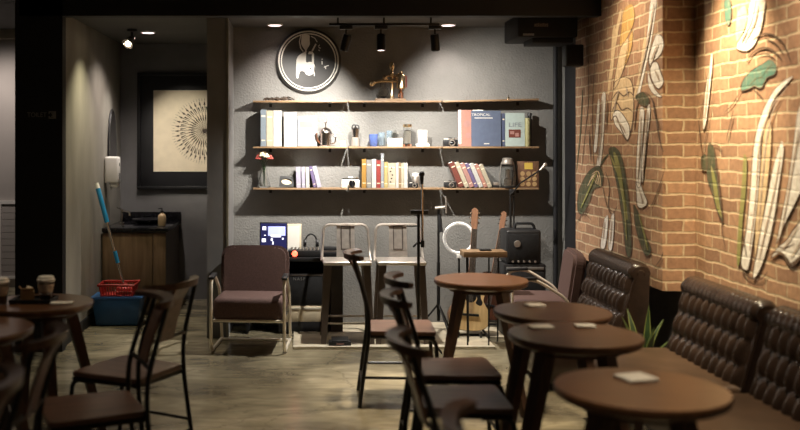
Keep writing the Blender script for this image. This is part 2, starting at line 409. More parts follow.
# far section
shape(0, [(651, 0), (657, 0), (652, 38), (644, 76), (639, 97), (635, 95), (641, 70), (647, 36)], line=.5)
shape(0, [(656, 35), (662, 36), (664, 46), (660, 56), (653, 62), (650, 68), (649, 58), (652, 46)], line=1.6)
shape(0, [(650, 64), (657, 62), (661, 72), (664, 82), (659, 89), (654, 84), (651, 76)], line=1.6)
shape(0, [(648, 70), (651, 80), (656, 90), (662, 97), (655, 95), (649, 86)], line=.7)
shape(1, [(615, 82), (624, 77), (632, 82), (634, 100), (633, 122), (628, 140), (622, 130), (616, 116), (611, 120), (612, 100)], line=1.5)
stroke([(612, 100), (618, 92), (624, 96), (630, 92), (634, 96)], 1.7); stroke([(612, 112), (617, 103), (622, 110), (628, 108), (633, 112)], 1.7)
shape(0, [(613, 114), (618, 110), (625, 117), (630, 128), (628, 141), (621, 132), (615, 124)], line=1.1)
shape(1, [(621, 48), (628, 38), (629, 48), (625, 66), (618, 84), (614, 88), (617, 66)], line=.7)
shape(2, [(624, 10), (632, 4), (635, 14), (633, 26), (626, 40), (620, 46), (622, 26)], line=.4)
shape(2, [(629, 40), (633, 30), (632, 48), (625, 66)], line=.5)
for a in ([(613, 30), (611, 60), (608, 90), (610, 92), (614, 60), (616, 30)], [(644, 40), (640, 70), (634, 96), (637, 94), (643, 70), (647, 40)], [(620, 12), (613, 45), (611, 74), (613, 74), (616, 46), (622, 14)]):
    shape(1, a, line=0)
shape(0, [(602, 96), (606, 94), (605, 120), (603, 150), (600, 170), (596, 172), (599, 148), (601, 120)], line=.6)
shape(0, [(598, 102), (600, 102), (599, 128), (597, 150), (594, 150), (596, 128)], line=.4)
stroke([(589, 60), (589, 100), (586, 130), (582, 170)], .9); stroke([(595, 60), (593, 110), (594, 160), (598, 186)], .9); stroke([(583, 90), (581, 130), (577, 170)], 1.6, mi=3)
shape(3, [(600, 166), (604, 176), (602, 186), (594, 190), (590, 202), (583, 214), (578, 210), (579, 192), (586, 176), (593, 168)], line=1.0)
for k in range(4): stroke([(588+k*1.5, 186-k*4), (593+k*2, 178-k*2), (597+k*1.5, 184+k)], 1.3, mi=1)
stroke([(606, 172), (610, 186), (609, 206), (614, 212)], 1.3); stroke([(602, 178), (606, 200), (612, 214), (618, 206)], 1.2)
shape(3, [(609, 150), (615, 147), (622, 156), (627, 180), (631, 216), (632, 252), (627, 254), (623, 220), (618, 188), (613, 166)], line=1.0)
shape(4, [(614, 152), (619, 160), (624, 186), (628, 216), (626, 217), (621, 190), (616, 166)], line=0)
stroke([(609, 154), (604, 160), (600, 168)], 2.2, mi=3)
shape(0, [(641, 108), (645, 112), (643, 140), (642, 166), (641, 186), (637, 184), (637, 160), (639, 130)], line=.8)
shape(0, [(648, 106), (651, 110), (648, 140), (645, 170), (643, 184), (642, 166), (645, 136)], line=.8)
shape(0, [(636, 182), (641, 184), (645, 194), (648, 203), (643, 208), (638, 206), (637, 194)], line=1.2)
shape(3, [(636, 96), (644, 92), (650, 100), (647, 106), (640, 104)], line=1.0)
stroke([(646, 92), (653, 100), (657, 120), (660, 138), (664, 152)], 2.0); stroke([(640, 98), (637, 110), (635, 130)], 1.4)
stroke([(666, 168), (660, 186), (653, 204), (647, 210)], 1.2)
shape(3, [(634, 205), (639, 212), (645, 232), (652, 250), (647, 256), (641, 244), (636, 226)], line=1.0)
shape(0, [(605, 219), (609, 217), (606, 246), (601, 247), (603, 232)], line=.7); shape(0, [(612, 216), (615, 216), (613, 248), (609, 248), (610, 230)], line=.7)
stroke([(577, 224), (584, 214), (592, 220)], .9); stroke([(655, 268), (662, 258), (664, 252)], 1.2)
# near section
shape(5, [(725, 0), (731, 0), (732, 14), (730, 25), (726, 20)], line=.6)
shape(0, [(752, 0), (766, 0), (764, 20), (758, 40), (750, 50), (740, 50), (738, 44), (747, 28)], line=.7)
stroke([(757, 0), (752, 24), (742, 42)], 1.2); stroke([(766, 4), (763, 26), (757, 42)], 1.2)
shape(1, [(738, 14), (746, 6), (748, 20), (742, 36), (737, 40)], line=0)
shape(5, [(771, 59), (777, 65), (776, 74), (768, 78), (762, 88), (755, 86), (750, 89), (742, 90), (744, 80), (753, 70), (763, 64)], line=1.3)
stroke([(762, 78), (768, 70), (774, 64)], 1.0, mi=3); stroke([(752, 84), (758, 78), (765, 78)], 1.0, mi=3)
stroke([(754, 40), (764, 34), (776, 36), (786, 46), (792, 62)], 2.4); stroke([(766, 38), (777, 44), (785, 54)], 2.0)
stroke([(748, 62), (756, 51), (768, 48), (778, 54), (783, 60)], 2.8); stroke([(757, 56), (768, 54), (777, 60)], 1.8); stroke([(742, 90), (734, 104), (726, 112)], 1.3); stroke([(754, 88), (762, 96), (764, 100)], 1.2)
shape(0, [(795, 76), (788, 84), (776, 98), (769, 116), (763, 140), (761, 170), (758, 210), (751, 262), (747, 270), (742, 262), (748, 225), (752, 180), (755, 145), (762, 116), (774, 92), (786, 80)], line=1.2)
shape(0, [(782, 142), (785, 150), (781, 180), (775, 220), (768, 250), (760, 272), (754, 276), (760, 240), (768, 200), (775, 165)], line=1.0)
shape(0, [(800, 108), (812, 100), (812, 170), (800, 196), (786, 224), (778, 244), (782, 220), (789, 185), (794, 150)], line=1.0)
shape(1, [(765, 130), (772, 120), (772, 150), (768, 190), (762, 230), (756, 262), (757, 220), (761, 180)], line=.6)
shape(0, [(780, 246), (788, 240), (796, 228), (812, 212), (812, 246), (800, 260), (793, 266), (788, 258), (780, 254), (772, 258)], line=2.2)
stroke([(770, 256), (776, 252), (784, 254), (791, 264), (800, 258), (806, 250)], 2.8); stroke([(778, 246), (786, 248), (796, 244)], 1.6)
stroke([(741, 262), (745, 272), (752, 278), (762, 279), (769, 272)], 2.2)
shape(3, [(709, 146), (713, 144), (716, 152), (717, 168), (720, 186), (722, 206), (724, 222), (718, 210), (713, 192), (708, 176)], line=.8)
shape(4, [(712, 166), (717, 180), (720, 200), (723, 218), (717, 204)], line=0)
shape(3, [(702, 158), (706, 154), (709, 160), (708, 170), (703, 169)], line=.6); stroke([(712, 146), (718, 145), (724, 152)], 1.3); stroke([(722, 216), (724, 234), (726, 246)], 1.0)
shape(4, [(745, 156), (748, 160), (747, 190), (744, 220), (741, 262), (738, 260), (740, 220), (743, 186)], line=0)
shape(0, [(712, 56), (714, 60), (711, 92), (707, 124), (704, 126), (707, 90)], line=.4)
stroke([(716, 88), (710, 120), (705, 150), (702, 170)], .8); stroke([(712, 60), (706, 90), (701, 120)], .7)
for a in ([(655, 4), (649, 40), (640, 80)], [(659, 44), (655, 54), (652, 62)], [(656, 70), (660, 80)], [(603, 100), (602, 130), (599, 160)], [(642, 116), (641, 150), (639, 180)], [(649, 112), (646, 150), (644, 176)], [(640, 188), (643, 198), (644, 204)],
          [(617, 120), (623, 126), (627, 134)], [(620, 90), (617, 100), (615, 112)], [(627, 86), (629, 96)], [(606, 222), (604, 240)], [(613, 220), (611, 244)],
          [(789, 86), (776, 108), (768, 140), (764, 180), (760, 230)], [(780, 96), (770, 114), (761, 146), (757, 200), (751, 250)], [(782, 156), (776, 190), (768, 226), (760, 262)], [(806, 116), (796, 160), (789, 200), (782, 236)], [(800, 130), (794, 170), (786, 214)],
          [(800, 226), (790, 242), (784, 250)], [(806, 236), (798, 250), (792, 258)], [(760, 6), (756, 24), (746, 42)], [(749, 30), (743, 42)], [(711, 66), (708, 100), (706, 120)]): stroke(a, 1.9, mi=7)
for a in ([(618, 160), (624, 190), (628, 240)], [(612, 156), (620, 176)], [(640, 214), (646, 236), (649, 250)], [(598, 172), (590, 190), (582, 208)]): stroke(a, 2.2, mi=4)
for a in ([(700, 120), (703, 150)], [(716, 150), (720, 180), (724, 214)], [(735, 110), (728, 140)], [(744, 230), (748, 256)], [(655, 110), (661, 130)], [(585, 216), (590, 208)], [(590, 130), (592, 160)], [(609, 100), (607, 130)]): stroke(a, 1.4)
mo = mur.build('mural', [M[k] for k in MUR], brick_ob, smooth=False)

# ------------------------------------------------------------------ wash niche
c = thing('sink_cabinet', 'brown wood sink cabinet with black worktop in the dim wash corner', 'cabinet', (0, 0, 0))
cx0, cx1, cy = XL+.012, -1.253, 8.5
zt = Z(228, 8.5)
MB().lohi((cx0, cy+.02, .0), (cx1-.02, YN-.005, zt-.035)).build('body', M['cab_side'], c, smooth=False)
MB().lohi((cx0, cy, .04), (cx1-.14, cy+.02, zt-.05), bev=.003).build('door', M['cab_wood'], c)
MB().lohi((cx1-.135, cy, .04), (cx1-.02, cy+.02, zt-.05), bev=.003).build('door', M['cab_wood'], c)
MB().lohi((cx0, cy-.02, zt-.035), (cx1, YN-.004, zt), bev=.004).build('worktop', M['black_stone'], c)
MB().lohi((cx0, YN-.03, zt), (cx1, YN-.004, zt+.085), bev=.003).build('backsplash', M['black_stone'], c)
MB().lathe([(.12, .0), (.16, .03), (.17, .045), (.155, .045), (.11, .012)], (-1.5, 9.0, zt+.0005), 28).build('basin', M['black_stone'], c)
f = thing('faucet', 'small chrome faucet on the black sink worktop', 'faucet', (X(122, 8.95), 8.95, zt+.0006))
MB().lathe([(.025, 0), (.025, .012), (.012, .016), (.012, .12), (.016, .125), (.016, .14), (0, .14)], n=16).build('body', M['chrome'], f)
MB().tube(fillet([(0, 0, .11), (.02, -.03, .125), (.09, -.09, .12), (.09, -.09, .085)], .02), .009).build('spout', M['chrome'], f)
MB().tube([(-.005, 0, .14), (-.05, .0, .155)], .006).build('handle', M['chrome'], f)
b = thing('soap_bottle', 'tan pump soap bottle standing on the black worktop', 'bottle', (X(162, 8.75), 8.75, zt+.0006))
MB().lathe([(.036, 0), (.038, .01), (.038, .085), (.03, .105), (.014, .115), (.014, .13)], n=20).build('body', M['soap'], b)
MB().lathe([(.016, .125), (.016, .14), (.006, .142), (.006, .165), (.0, .165)], n=12).tube([(0, 0, .163), (-.035, -.01, .16)], .005).build('pump', M['black_plastic'], b)
mr = thing('wall_mirror', 'tall oval mirror hung beside the soap dispenser', 'mirror', (XL+.001, 8.95, Z(147, 8.95)))
MB().lathe([(0, 0), (.172, 0), (.176, .008), (.172, .016), (.16, .018)], n=40, rot=(0, PI/2, 0)).build('frame', M['black_plastic'], mr).scale = (1, 1, 2.1)
MB().lathe([(0, .0), (.165, .0), (.165, .019), (0, .0192)], n=40, rot=(0, PI/2, 0)).build('glass', M['mirror'], mr).scale = (1, 1, 2.1)
d = thing('soap_dispenser', 'white wall mounted soap dispenser above the sink', 'soap dispenser', (XL+.001, 8.69, Z(172, 8.69)))
MB().box((.0655, 0, .02), (.13, .13, .25), bev=.022, seg=3).build('body', M['white'], d)
MB().box((.085, 0, -.118), (.07, .09, .05), bev=.012).build('spout', M['white'], d)
MB().box((.131, 0, -.04), (.006, .06, .06), bev=.002).build('button', M['sign_grey'], d)
MB().box((.1305, 0, .07), (.003, .035, .03)).build('level_window', M['black_plastic'], d)
# bucket + mop
bx, by = X(119, 8.12), 8.12
b = thing('mop_bucket', 'wide blue mop bucket on the floor before the sink cabinet', 'bucket', (bx, by, 0))
MB().box((0, 0, .12), (.42, .28, .236), bev=.02, taper=(.86, .86)).build('tub', M['blue_plastic'], b)
MB().prism([(-.225, -.155, .232), (.225, -.155, .232), (.225, .155, .232), (-.225, .155, .232)], (0, 0, .02), bev=.006).build('rim', M['blue_plastic'], b)
w = MB()
for i in range(13):
    a = -.13+i*.0217; w.bar((a, -.105, .255), (a*1.1, -.12, .345), .012, .006); w.bar((a, .105, .255), (a*1.1, .12, .345), .012, .006)
for sgn in (-1, 1):
    for j in range(8): y = -.09+j*.026; w.bar((sgn*.135, y, .255), (sgn*.15, y, .345), .006, .012)
w.lohi((-.14, -.11, .252), (.14, .11, .262)).tube([(-.155, -.125, .35), (.155, -.125, .35), (.155, .125, .35), (-.155, .125, .35)], .012, closed=True)
w.build('wringer_basket', M['red_plastic'], b)
bot = Vector((X(125, 8.12), by, .296)); top = P(96.5, 183, 8.14); 
m_ = thing('mop', 'mop with a blue upper handle leaning on the left wall', 'mop', bot)
R_ = lambda t: (top-bot)*t
MB().tube([R_(0), R_(.27)], .011, 10).build('lower_pole', M['chrome'], m_)
MB().tube([R_(.25), R_(.36)], .018, 10).build('joint', M['mop_blue'], m_)
MB().tube([R_(.36), R_(.64)], .012, 10).build('middle_pole', M['chrome'], m_)
MB().tube([R_(.63), R_(.95)], .021, 10).build('grip', M['mop_blue'], m_)
MB().tube([R_(.95), R_(1.0)], [.021, .016], 10).build('cap', M['white'], m_)
h = MB().lathe([(.075, -.005), (.082, .0), (.075, .02), (.03, .035), (.013, .06)], n=24)
h.build('head', M['red_plastic'], m_)
s_ = MB()
for k in range(26):
    a = 2*PI*k/26; s_.tube([(.07*math.cos(a), .06*math.sin(a), .002), (.082*math.cos(a), .07*math.sin(a), -.004), (.078*math.cos(a+.1), .066*math.sin(a+.1), -.010)], .005, 5)
s_.build('strands', M['paper'], m_)
# picture with a radial line drawing
pc = P(205, 131, YN)
p = thing('framed_picture', 'black framed drawing of a radiating dotted disc on the niche wall', 'picture', (pc.x, YN, pc.z))
k = YN/F; fw, fh, aw, ah = 64*k, 55*k, 51*k, 40.5*k
MB().lohi((-fw, -.03, -fh), (fw, -.002, fh), bev=.003).build('mat_board', M['black_paint'], p)
fr = MB()
for lo, hi in (((-fw-.03, -.05, fh), (fw+.03, 0, fh+.03)), ((-fw-.03, -.05, -fh-.03), (fw+.03, 0, -fh)), ((-fw-.03, -.05, -fh), (-fw, 0, fh)), ((fw, -.05, -fh), (fw+.03, 0, fh))): fr.lohi(lo, hi, bev=.003)
fr.build('frame', M['black_plastic'], p)
pr = MB().lohi((-aw, -.036, -ah), (aw, -.03, ah)).build('print', M['canvas'], p, smooth=False)
ik = MB()
def ray(a, r0, r1, w0, w1, tw=0.):
    pts = []
    for sg in (1, -1):
        for t in ((0, .5, 1) if sg > 0 else (1, .5, 0)):
            aa = a+tw*t; rr = r0+(r1-r0)*t; wd = (w0+(w1-w0)*t)/2*sg
            pts.append((rr*math.cos(aa)-math.sin(aa)*wd, -.0362, rr*math.sin(aa)+math.cos(aa)*wd))
    ik.prism(pts, (0, -.0004, 0))
for q in range(36):
    a = 2*PI*q/36
    ray(a, .02, .16, .003, .008, .10); ray(a+.1, .12, .285, .005, .006, .08); ray(a+.18, .262, .300, .020, .004, .0)
    ray(a+.05, .19, .245, .004, .016, .05); ray(a+.09, .10, .135, .004, .010, .05)
for q in range(72): ray(2*PI*q/72, .306, .336, .004, .001)
ik.lathe([(0, 0), (.022, 0), (.022, .0004), (0, .0004)], n=20, rot=(PI/2, 0, 0), c=(0, -.0362, 0))
ik.build('line_drawing', M['ink'], pr, smooth=False)
# column sign
s_ = thing('toilet_sign', 'small dull toilet sign with an arrow square on the black column', 'sign', (X(42, 7.0), 7.0, Z(115, 7.0)))
text('lettering', 'TOILET', .05, M['sign_grey'], s_, (-.038, -.0015, 0), sx=.9)
sq = MB()
for lo, hi in (((-.028, -.002, .018), (.028, -.0003, .028)), ((-.028, -.002, -.028), (.028, -.0003, -.018)), ((.018, -.002, -.018), (.028, -.0003, .018)), ((-.028, -.002, -.018), (-.02, -.0003, -.008)), ((-.028, -.002, .008), (-.02, -.0003, .018))): sq.lohi(lo, hi)
sq.prism([(-.012, -.0003, -.012), (.018, -.0003, -.018), (.018, -.0003, .018), (-.012, -.0003, .012), (.004, -.0003, 0)], (0, -.0017, 0))
sq.build('arrow_square', M['sign_grey'], s_, smooth=False, loc=(.078, 0, 0))
# louvre panel seen past the column
lp = thing('louvre_panel', 'pale slatted panel on the far wall beyond the black column', 'panel', (-2.95, 10.2, .1))
l = MB()
for i in range(11): l.box((0, -.02, .06+i*.105), (.75, .012, .098), rot=(.0, 0, 0))
l.build('slats', M['far_wall'], lp, smooth=False)
lp.scale = (1, 1, .68)
MB().lohi((-.42, -.04, 0), (-.37, 0, 1.25)).lohi((.37, -.04, 0), (.42, 0, 1.25)).lohi((-.37, -.04, 1.2), (.37, 0, 1.25)).lohi((-.37, -.04, 0), (.37, 0, .04)).build('frame', M['white'], lp, smooth=False)

# ------------------------------------------------------------------ ceiling lights
def downlight(u, v, Y, label):
    t = thing('ceiling_downlight', label, 'light', (X(u, Y), Y, CE), group='round ceiling downlights')
    MB().lathe([(.068, 0), (.068, -.010), (.060, -.013), (.056, -.006), (.056, 0)], n=28).build('ring', M['white'], t)
    MB().lathe([(0, -.0125), (.05, -.0125), (.056, -.009), (.056, -.001), (0, -.001)][::-1], n=28).build('diffuser', M['lamp_face'], t)
    return t
downlight(275, 27, 7.86, 'round lit downlight in the ceiling by the round wall sign')
downlight(448, 27, 7.86, 'round lit downlight in the ceiling past the end of the black track')
downlight(148, 32, 8.38, 'round lit downlight in the ceiling of the wash niche')
tr = thing('track_rail', 'black ceiling track that carries the three small spotlights', 'light track', (0, 7.2, 0))
zr = Z(24.5, 7.2)
MB().lohi((X(329, 7.2), -.017, zr-.009), (X(439, 7.2), .017, zr+.009), bev=.002).build('rail', M['black_metal'], tr)
for u in (338, 384, 431): MB().tube([(X(u, 7.2), 0, zr+.009), (X(u, 7.2), 0, CE)], .008).build('rod', M['black_metal'], tr)
def spotlight(u, aim, label, lit):
    t = thing('track_spotlight', label, 'spotlight', (X(u, 7.2), 7.2, zr-.0095), group='spotlights on the black track')
    MB().lohi((-.05, -.018, -.028), (.05, .018, -.0005), bev=.003).build('adapter', M['black_plastic'], t)
    MB().tube([(0, 0, -.028), (0, 0, -.075)], .007).build('stem', M['black_metal'], t)
    e = Vector(aim).normalized().to_track_quat('-Z', 'Y').to_euler()
    hd = MB().lathe([(0, .06), (.028, .06), (.034, .05), (.034, -.065), (.030, -.07), (.028, -.055), (0, -.055)], n=20).build('head', M['black_metal'], t, loc=(0, 0, -.125), rot=e)
    MB().lathe([(0, -.0545), (.028, -.0545), (.028, -.0655), (0, -.0655)], n=20).build('lens', M[lit], hd)
    return t
spotlight(346, (-.25, .35, -1), 'black spotlight on the track nearest the round wall sign', 'lamp_face')
spotlight(381, (.0, -.10, -1), 'black spotlight at the middle of the track with a lit pink lens', 'lamp_face')
spotlight(435, (.10, .25, -1), 'black spotlight at the end of the track near the ceiling downlight', 'lamp_face')
ns = thing('niche_spotlight', 'chrome swivel spotlight glinting under the wash niche ceiling', 'spotlight', (X(132, 8.2), 8.2, CE))
MB().lathe([(0, 0), (.045, 0), (.045, -.02), (.012, -.026), (.012, -.06), (0, -.06)], n=20).build('mount', M['black_plastic'], ns)
hd = MB().lathe([(0, .05), (.02, .05), (.042, .01), (.05, -.05), (.044, -.05), (.03, .0), (0, .0)], n=20).build('head', M['chrome'], ns, loc=(-.01, -.02, -.105), rot=(-.7, .5, 0))
MB().ball((0, 0, -.015), .022).build('bulb', M['lamp_hot'], hd)

# ------------------------------------------------------------------ round wall sign
sc_ = P(308.5, 61, YW-.03); rk = .965*(YW)/F
sg = thing('round_sign', 'round slate wall sign with pale rings and a coffee vessel emblem', 'sign', (sc_.x, YW, sc_.z))
MB().lathe([(0, .001), (33*rk, .001), (34*rk, .012), (33.5*rk, .03), (31.5*rk, .04), (30.5*rk, .034), (0, .034)], n=64, rot=(PI/2, 0, 0)).build('disc', [M['sign_face']], sg)
MB().torus((0, -.038, 0), 30.6*rk, .006, (PI/2, 0, 0), 64, 6).build('outer_ring', M['sign_white'], sg)
MB().torus((0, -.035, 0), 28.0*rk, .005, (PI/2, 0, 0), 64, 6).build('inner_ring', M['sign_white'], sg)
def sp(u, v): return ((u-308.5)*rk, -.0345, (60-v)*rk)
em = MB()
def emb(pts, n=4): em.prism([sp(q.x, q.y) for q in catmull(pts, True, n)], (0, -.002, 0))
emb([(302, 33.5), (309, 33.2), (309.6, 38), (309.8, 43), (307.5, 47), (306.5, 49.5), (306.8, 51), (304.4, 51), (305, 49), (302.8, 46), (301, 42), (301.2, 37)])
emb([(299, 54), (303, 51.4), (306, 51.2), (306, 61), (310, 61), (313.5, 62), (315.2, 66), (314.2, 72), (310, 74.8), (306.5, 74), (304, 71), (300.5, 70.5), (299, 73), (298, 77.5), (296, 77), (295.8, 70), (296, 60), (297, 56.5)])
em.prism([sp(*q) for q in ((309, 50.2), (312.4, 50.2), (314.2, 52.6), (314.2, 62.5), (312, 62), (312, 53), (308, 53))], (0, -.002, 0))
em.prism([sp(*q) for q in ((311.6, 49.4), (315.6, 42), (316.8, 42.8), (313, 50.2))], (0, -.002, 0))
em.prism([sp(*q) for q in ((300.2, 33.5), (301, 33.3), (299.6, 40), (301.2, 47), (303.5, 50), (302.6, 50.4), (299.8, 47), (298.6, 40))], (0, -.002, 0))
for q in (((311, 34.5), (315, 36.5)), ((315, 36.5), (317.5, 40.5)), ((318.6, 45), (320, 43.5)), ((319, 46), (321, 47)), ((318.8, 48.5), (320.2, 49.6)), ((322.4, 60), (322.5, 63.5)), ((322, 58.4), (323, 58)), ((324.4, 66.4), (326.8, 66)), ((325.6, 65.2), (326.4, 68.4)), ((326.8, 65.4), (329.4, 64.6)), ((314.4, 66), (314.6, 75.5))):
    a, b_ = sp(*q[0]), sp(*q[1]); em.bar(a, b_, .007, .004, up=(0, 1, 0))
em.m(1).ball((sp(310.5, 68)[0], -.037, sp(310.5, 68)[2]), .007, (1, .3, 1), 10)
em.build('emblem', [M['sign_white'], M['sign_face']], sg, smooth=False)

# ------------------------------------------------------------------ shelves
YS = 7.92
ZS = {'top': Z(100.5, YS), 'mid': Z(146.5, YS), 'low': Z(188, YS)}
seg = [(253, 347.3), (348.7, 441.5), (443, 539)]
SHL = {'top': 'upper', 'mid': 'middle', 'low': 'lowest'}
what = {('top', 0): 'upper wall shelf under the round sign', ('top', 1): 'upper wall shelf carrying the brass coffee siphon', ('top', 2): 'upper wall shelf tilting up with one tiny bell on it',
        ('mid', 0): 'middle wall shelf carrying the silver tea pot', ('mid', 1): 'middle wall shelf carrying glasses and the moka pot', ('mid', 2): 'middle wall shelf carrying the large blue book',
        ('low', 0): 'lowest wall shelf carrying the flower vase', ('low', 1): 'lowest wall shelf carrying the upright book row', ('low', 2): 'lowest wall shelf carrying slanted books and a glass lantern'}
for lv, z in ZS.items():
    for i, (u0, u1) in enumerate(seg):
        x0, x1 = X(u0, YS), X(u1, YS)
        t = thing('wall_shelf', 'dark edged wooden '+what[(lv, i)], 'shelf', (x0, YS, z), group='plank shelves on the back wall')
        if (lv, i) == ('top', 2): t.rotation_euler = (0, -.022, 0)
        MB().lohi((0, 0, -.016), (x1-x0, YW-YS, 0), bev=.002).build('board', M['shelf_edge'], t)
        for fx in (.18, .82):
            xx = (x1-x0)*fx
            MB().lohi((xx-.012, .006, -.021), (xx+.012, YW-YS, -.0165)).lohi((xx-.012, YW-YS-.006, -.05), (xx+.012, YW-YS, -.021)).build('bracket', M['black_metal'], t, smooth=False)
def zs(lv, i=0): return ZS[lv]+.0006

def book(lv, u0, u1, v0, col, label, depth=.12, y0=None, lean=0., group=None, spine_out=True, name='book'):
    """a book standing spine-out on a shelf; lean is a tilt in radians (top to the left when negative)"""
    Y0 = y0 if y0 is not None else YS+.012
    w = (u1-u0)*Y0/F; h = Z(v0, Y0)-ZS[lv]
    x = X((u0+u1)/2, Y0)
    cm = M[col] if col in M else None
    hx = w/2
    off = abs(math.sin(lean))*hx
    o = MB()
    o.lohi((-hx, 0, 0), (hx, .0025, h), bev=.0009)                  # spine
    o.lohi((-hx, .0025, 0), (-hx+.0022, depth, h)); o.lohi((hx-.0022, .0025, 0), (hx, depth, h))
    ob = o.build(name, cm, None, smooth=False, loc=(x, Y0, zs(lv)+off), rot=(0, lean, 0))
    tag(ob, label, 'book', group)
    MB().lohi((-hx+.0025, .003, .003), (hx-.0025, depth-.004, h-.004)).build('pages', M['paper'], ob, smooth=False)
    if w > .012:
        MB().lohi((-hx*.7, -.0006, h*.80), (hx*.7, -.0001, h*.84)).lohi((-hx*.7, -.0006, h*.15), (hx*.7, -.0001, h*.18)).build('spine_bands', M['cream_paper'], ob, smooth=False)
    return ob
for nm, c_ in (('b_greyblue', (.30, .36, .42)), ('b_cream', (.68, .60, .45)), ('b_white', (.78, .76, .72)), ('b_orange', (.55, .30, .06)), ('b_grey', (.36, .35, .33)), ('b_red', (.42, .06, .05)),
               ('b_slate', (.40, .43, .47)), ('b_yellow', (.66, .52, .22)), ('b_tan', (.40, .28, .16)), ('b_lavender', (.58, .55, .70)), ('b_violet', (.22, .17, .34)), ('b_navy', (.12, .15, .26)),
               ('b_blue', (.155, .195, .30)), ('b_pink', (.60, .32, .28)), ('b_maroon', (.25, .07, .05)), ('b_sky', (.66, .80, .76)), ('b_coral', (.66, .32, .25)), ('b_olive', (.55, .52, .26))):
    book_mat(nm, tuple(v*.55 for v in c_))
G = 'upright books beside the small white camera'
for u0, u1, v0, c_, lab in (
    (361.8, 366.2, 159, 'b_orange', 'orange spined book first in the upright row after the white camera'),
    (366.5, 371.6, 159.6, 'b_grey', 'grey spined book standing against the orange book'),
    (371.9, 376.2, 159, 'b_white', 'white spined book standing between a grey book and a red book'),
    (376.5, 380.6, 160.2, 'b_red', 'red spined book in the upright row on the lowest shelf'),
    (380.9, 383.9, 153.6, 'b_slate', 'thin slate grey book, tallest of the upright row'),
    (384.2, 387.8, 162, 'b_yellow', 'mustard yellow book just after the tallest slate book'),
    (388.1, 395.8, 163, 'b_cream', 'thick cream book with dark marks on its spine'),
    (396.1, 398.6, 163, 'b_white', 'thin white book right after the thick cream book'),
    (398.9, 401, 162.6, 'b_tan', 'thin tan book in the upright row on the lowest shelf'),
    (401.3, 403.8, 163, 'b_cream', 'thin cream book between the tan book and a white book'),
    (404.1, 407.6, 163, 'b_white', 'white book closing the end of the upright row')):
    o = book('low', u0, u1, v0, c_, lab, group=G)
    if c_ == 'b_cream' and u1-u0 > 5:
        mk = MB()
        for q in range(5): mk.box((-.012+.008*(q % 3), -.0008, .05+.03*q), (.014, .0006, .010), rot=(0, .6*(-1)**q, 0))
        mk.build('spine_drawing', M['twig'], o, smooth=False)
G = 'pale lavender books near the flower vase'
book('low', 296.5, 301, 167, 'b_lavender', 'pale lavender book resting beside the black oval frame', group=G, lean=-.03)
book('low', 301.9, 305.4, 167, 'b_lavender', 'lavender book in the middle of three upright lavender books', group=G, lean=-.03)
book('low', 306.2, 309.6, 167.5, 'b_white', 'whitish book last of three beside the slanted violet book', group=G, lean=-.03)
book('low', 313.6, 316.6, 166, 'b_violet', 'dark violet book slanting against the pale lavender books', group=G, lean=-.22)
book('low', 317.4, 321.6, 166, 'b_lavender', 'lavender book slanting behind the dark violet book', group=G, lean=-.24)
G = 'slanted books beside the glass lantern'
xs = 459.2
for w_, c_, v0, lab in ((5.0, 'b_maroon', 162, 'maroon book first in the slanted row beside the dark camera'), (4.2, 'b_cream', 162, 'cream book second in the slanted row'), (4.4, 'b_pink', 163, 'dull pink book in the slanted row between cream and violet'),
                        (3.4, 'b_violet', 163, 'violet book in the middle of the slanted row'), (4.2, 'b_white', 163.4, 'white book slanting after the violet book'), (3.6, 'b_coral', 164, 'coral book slanting between two pale books'), (4.0, 'b_cream', 164.6, 'cream book last in the slanted row, beside the flat black box')):
    book('low', xs, xs+w_, v0-.7, c_, lab, group=G, lean=-.40); xs += w_/math.cos(.4)+.35
# middle shelf books
G = 'large books standing on the middle shelves'
book('mid', 260.6, 266, 109.5, 'b_greyblue', 'grey blue book at the end of the middle shelf above the vase', group=G, depth=.13)
book('mid', 266.4, 273, 110.5, 'b_cream', 'cream book beside the grey blue book on the middle shelf', group=G, depth=.13)
book('mid', 273.4, 281.5, 110.5, 'b_white', 'white book with pale spine beside the cream book', group=G, depth=.13)
def facing(lv, u0, u1, v0, col, label, th=.022, y0=7.955, tilt=-.06, group=None, rz=0., name='book'):
    w = (u1-u0)*y0/F; h = Z(v0, y0)-ZS[lv]
    o = MB(); o.lohi((-w/2, 0, 0), (w/2, .003, h), bev=.001); o.lohi((-w/2, th-.003, 0), (w/2, th, h), bev=.001); o.lohi((-w/2, .003, 0), (-w/2+.003, th-.003, h))
    ob = o.build(name, M[col], None, smooth=False, loc=(X((u0+u1)/2, y0), y0, zs(lv)+th*abs(math.sin(tilt))), rot=(tilt, 0, rz))
    tag(ob, label, 'book', group)
    MB().lohi((-w/2+.0035, .0035, .004), (w/2-.004, th-.0035, h-.004)).build('pages', M['paper'], ob, smooth=False)
    return ob, w, h
ob, w, h = facing('mid', 458.6, 471.6, 110, 'b_coral', 'coral and white book partly behind the large blue book', y0=7.965, group=G)
MB().lohi((-w/2, -.0012, .02), (-w/2+.022, -.0002, h)).build('white_band', M['paper'], ob, smooth=False)
MB().lathe([(0, 0), (.03, 0), (.03, .001), (0, .001)], n=20, rot=(PI/2, 0, 0), c=(.02, -.0002, h*.62)).lathe([(0, 0), (.024, 0), (.024, .001), (0, .001)], n=20, rot=(PI/2, 0, 0), c=(.028, -.0002, h*.3)).build('cover_print', M['b_pink'], ob, smooth=False)
ob, w, h = facing('mid', 471.8, 501.3, 110.8, 'b_blue', 'large blue book facing out beside the pale green book', y0=7.94, group=G)
text('title', 'TROPICAL', .03, M['sign_white'], ob, (-.045, -.0012, h-.035), sx=1.15)
MB().lohi((-.10, -.0010, h-.066), (.055, -.0003, h-.059)).build('subtitle_line', M['sign_white'], ob, smooth=False)
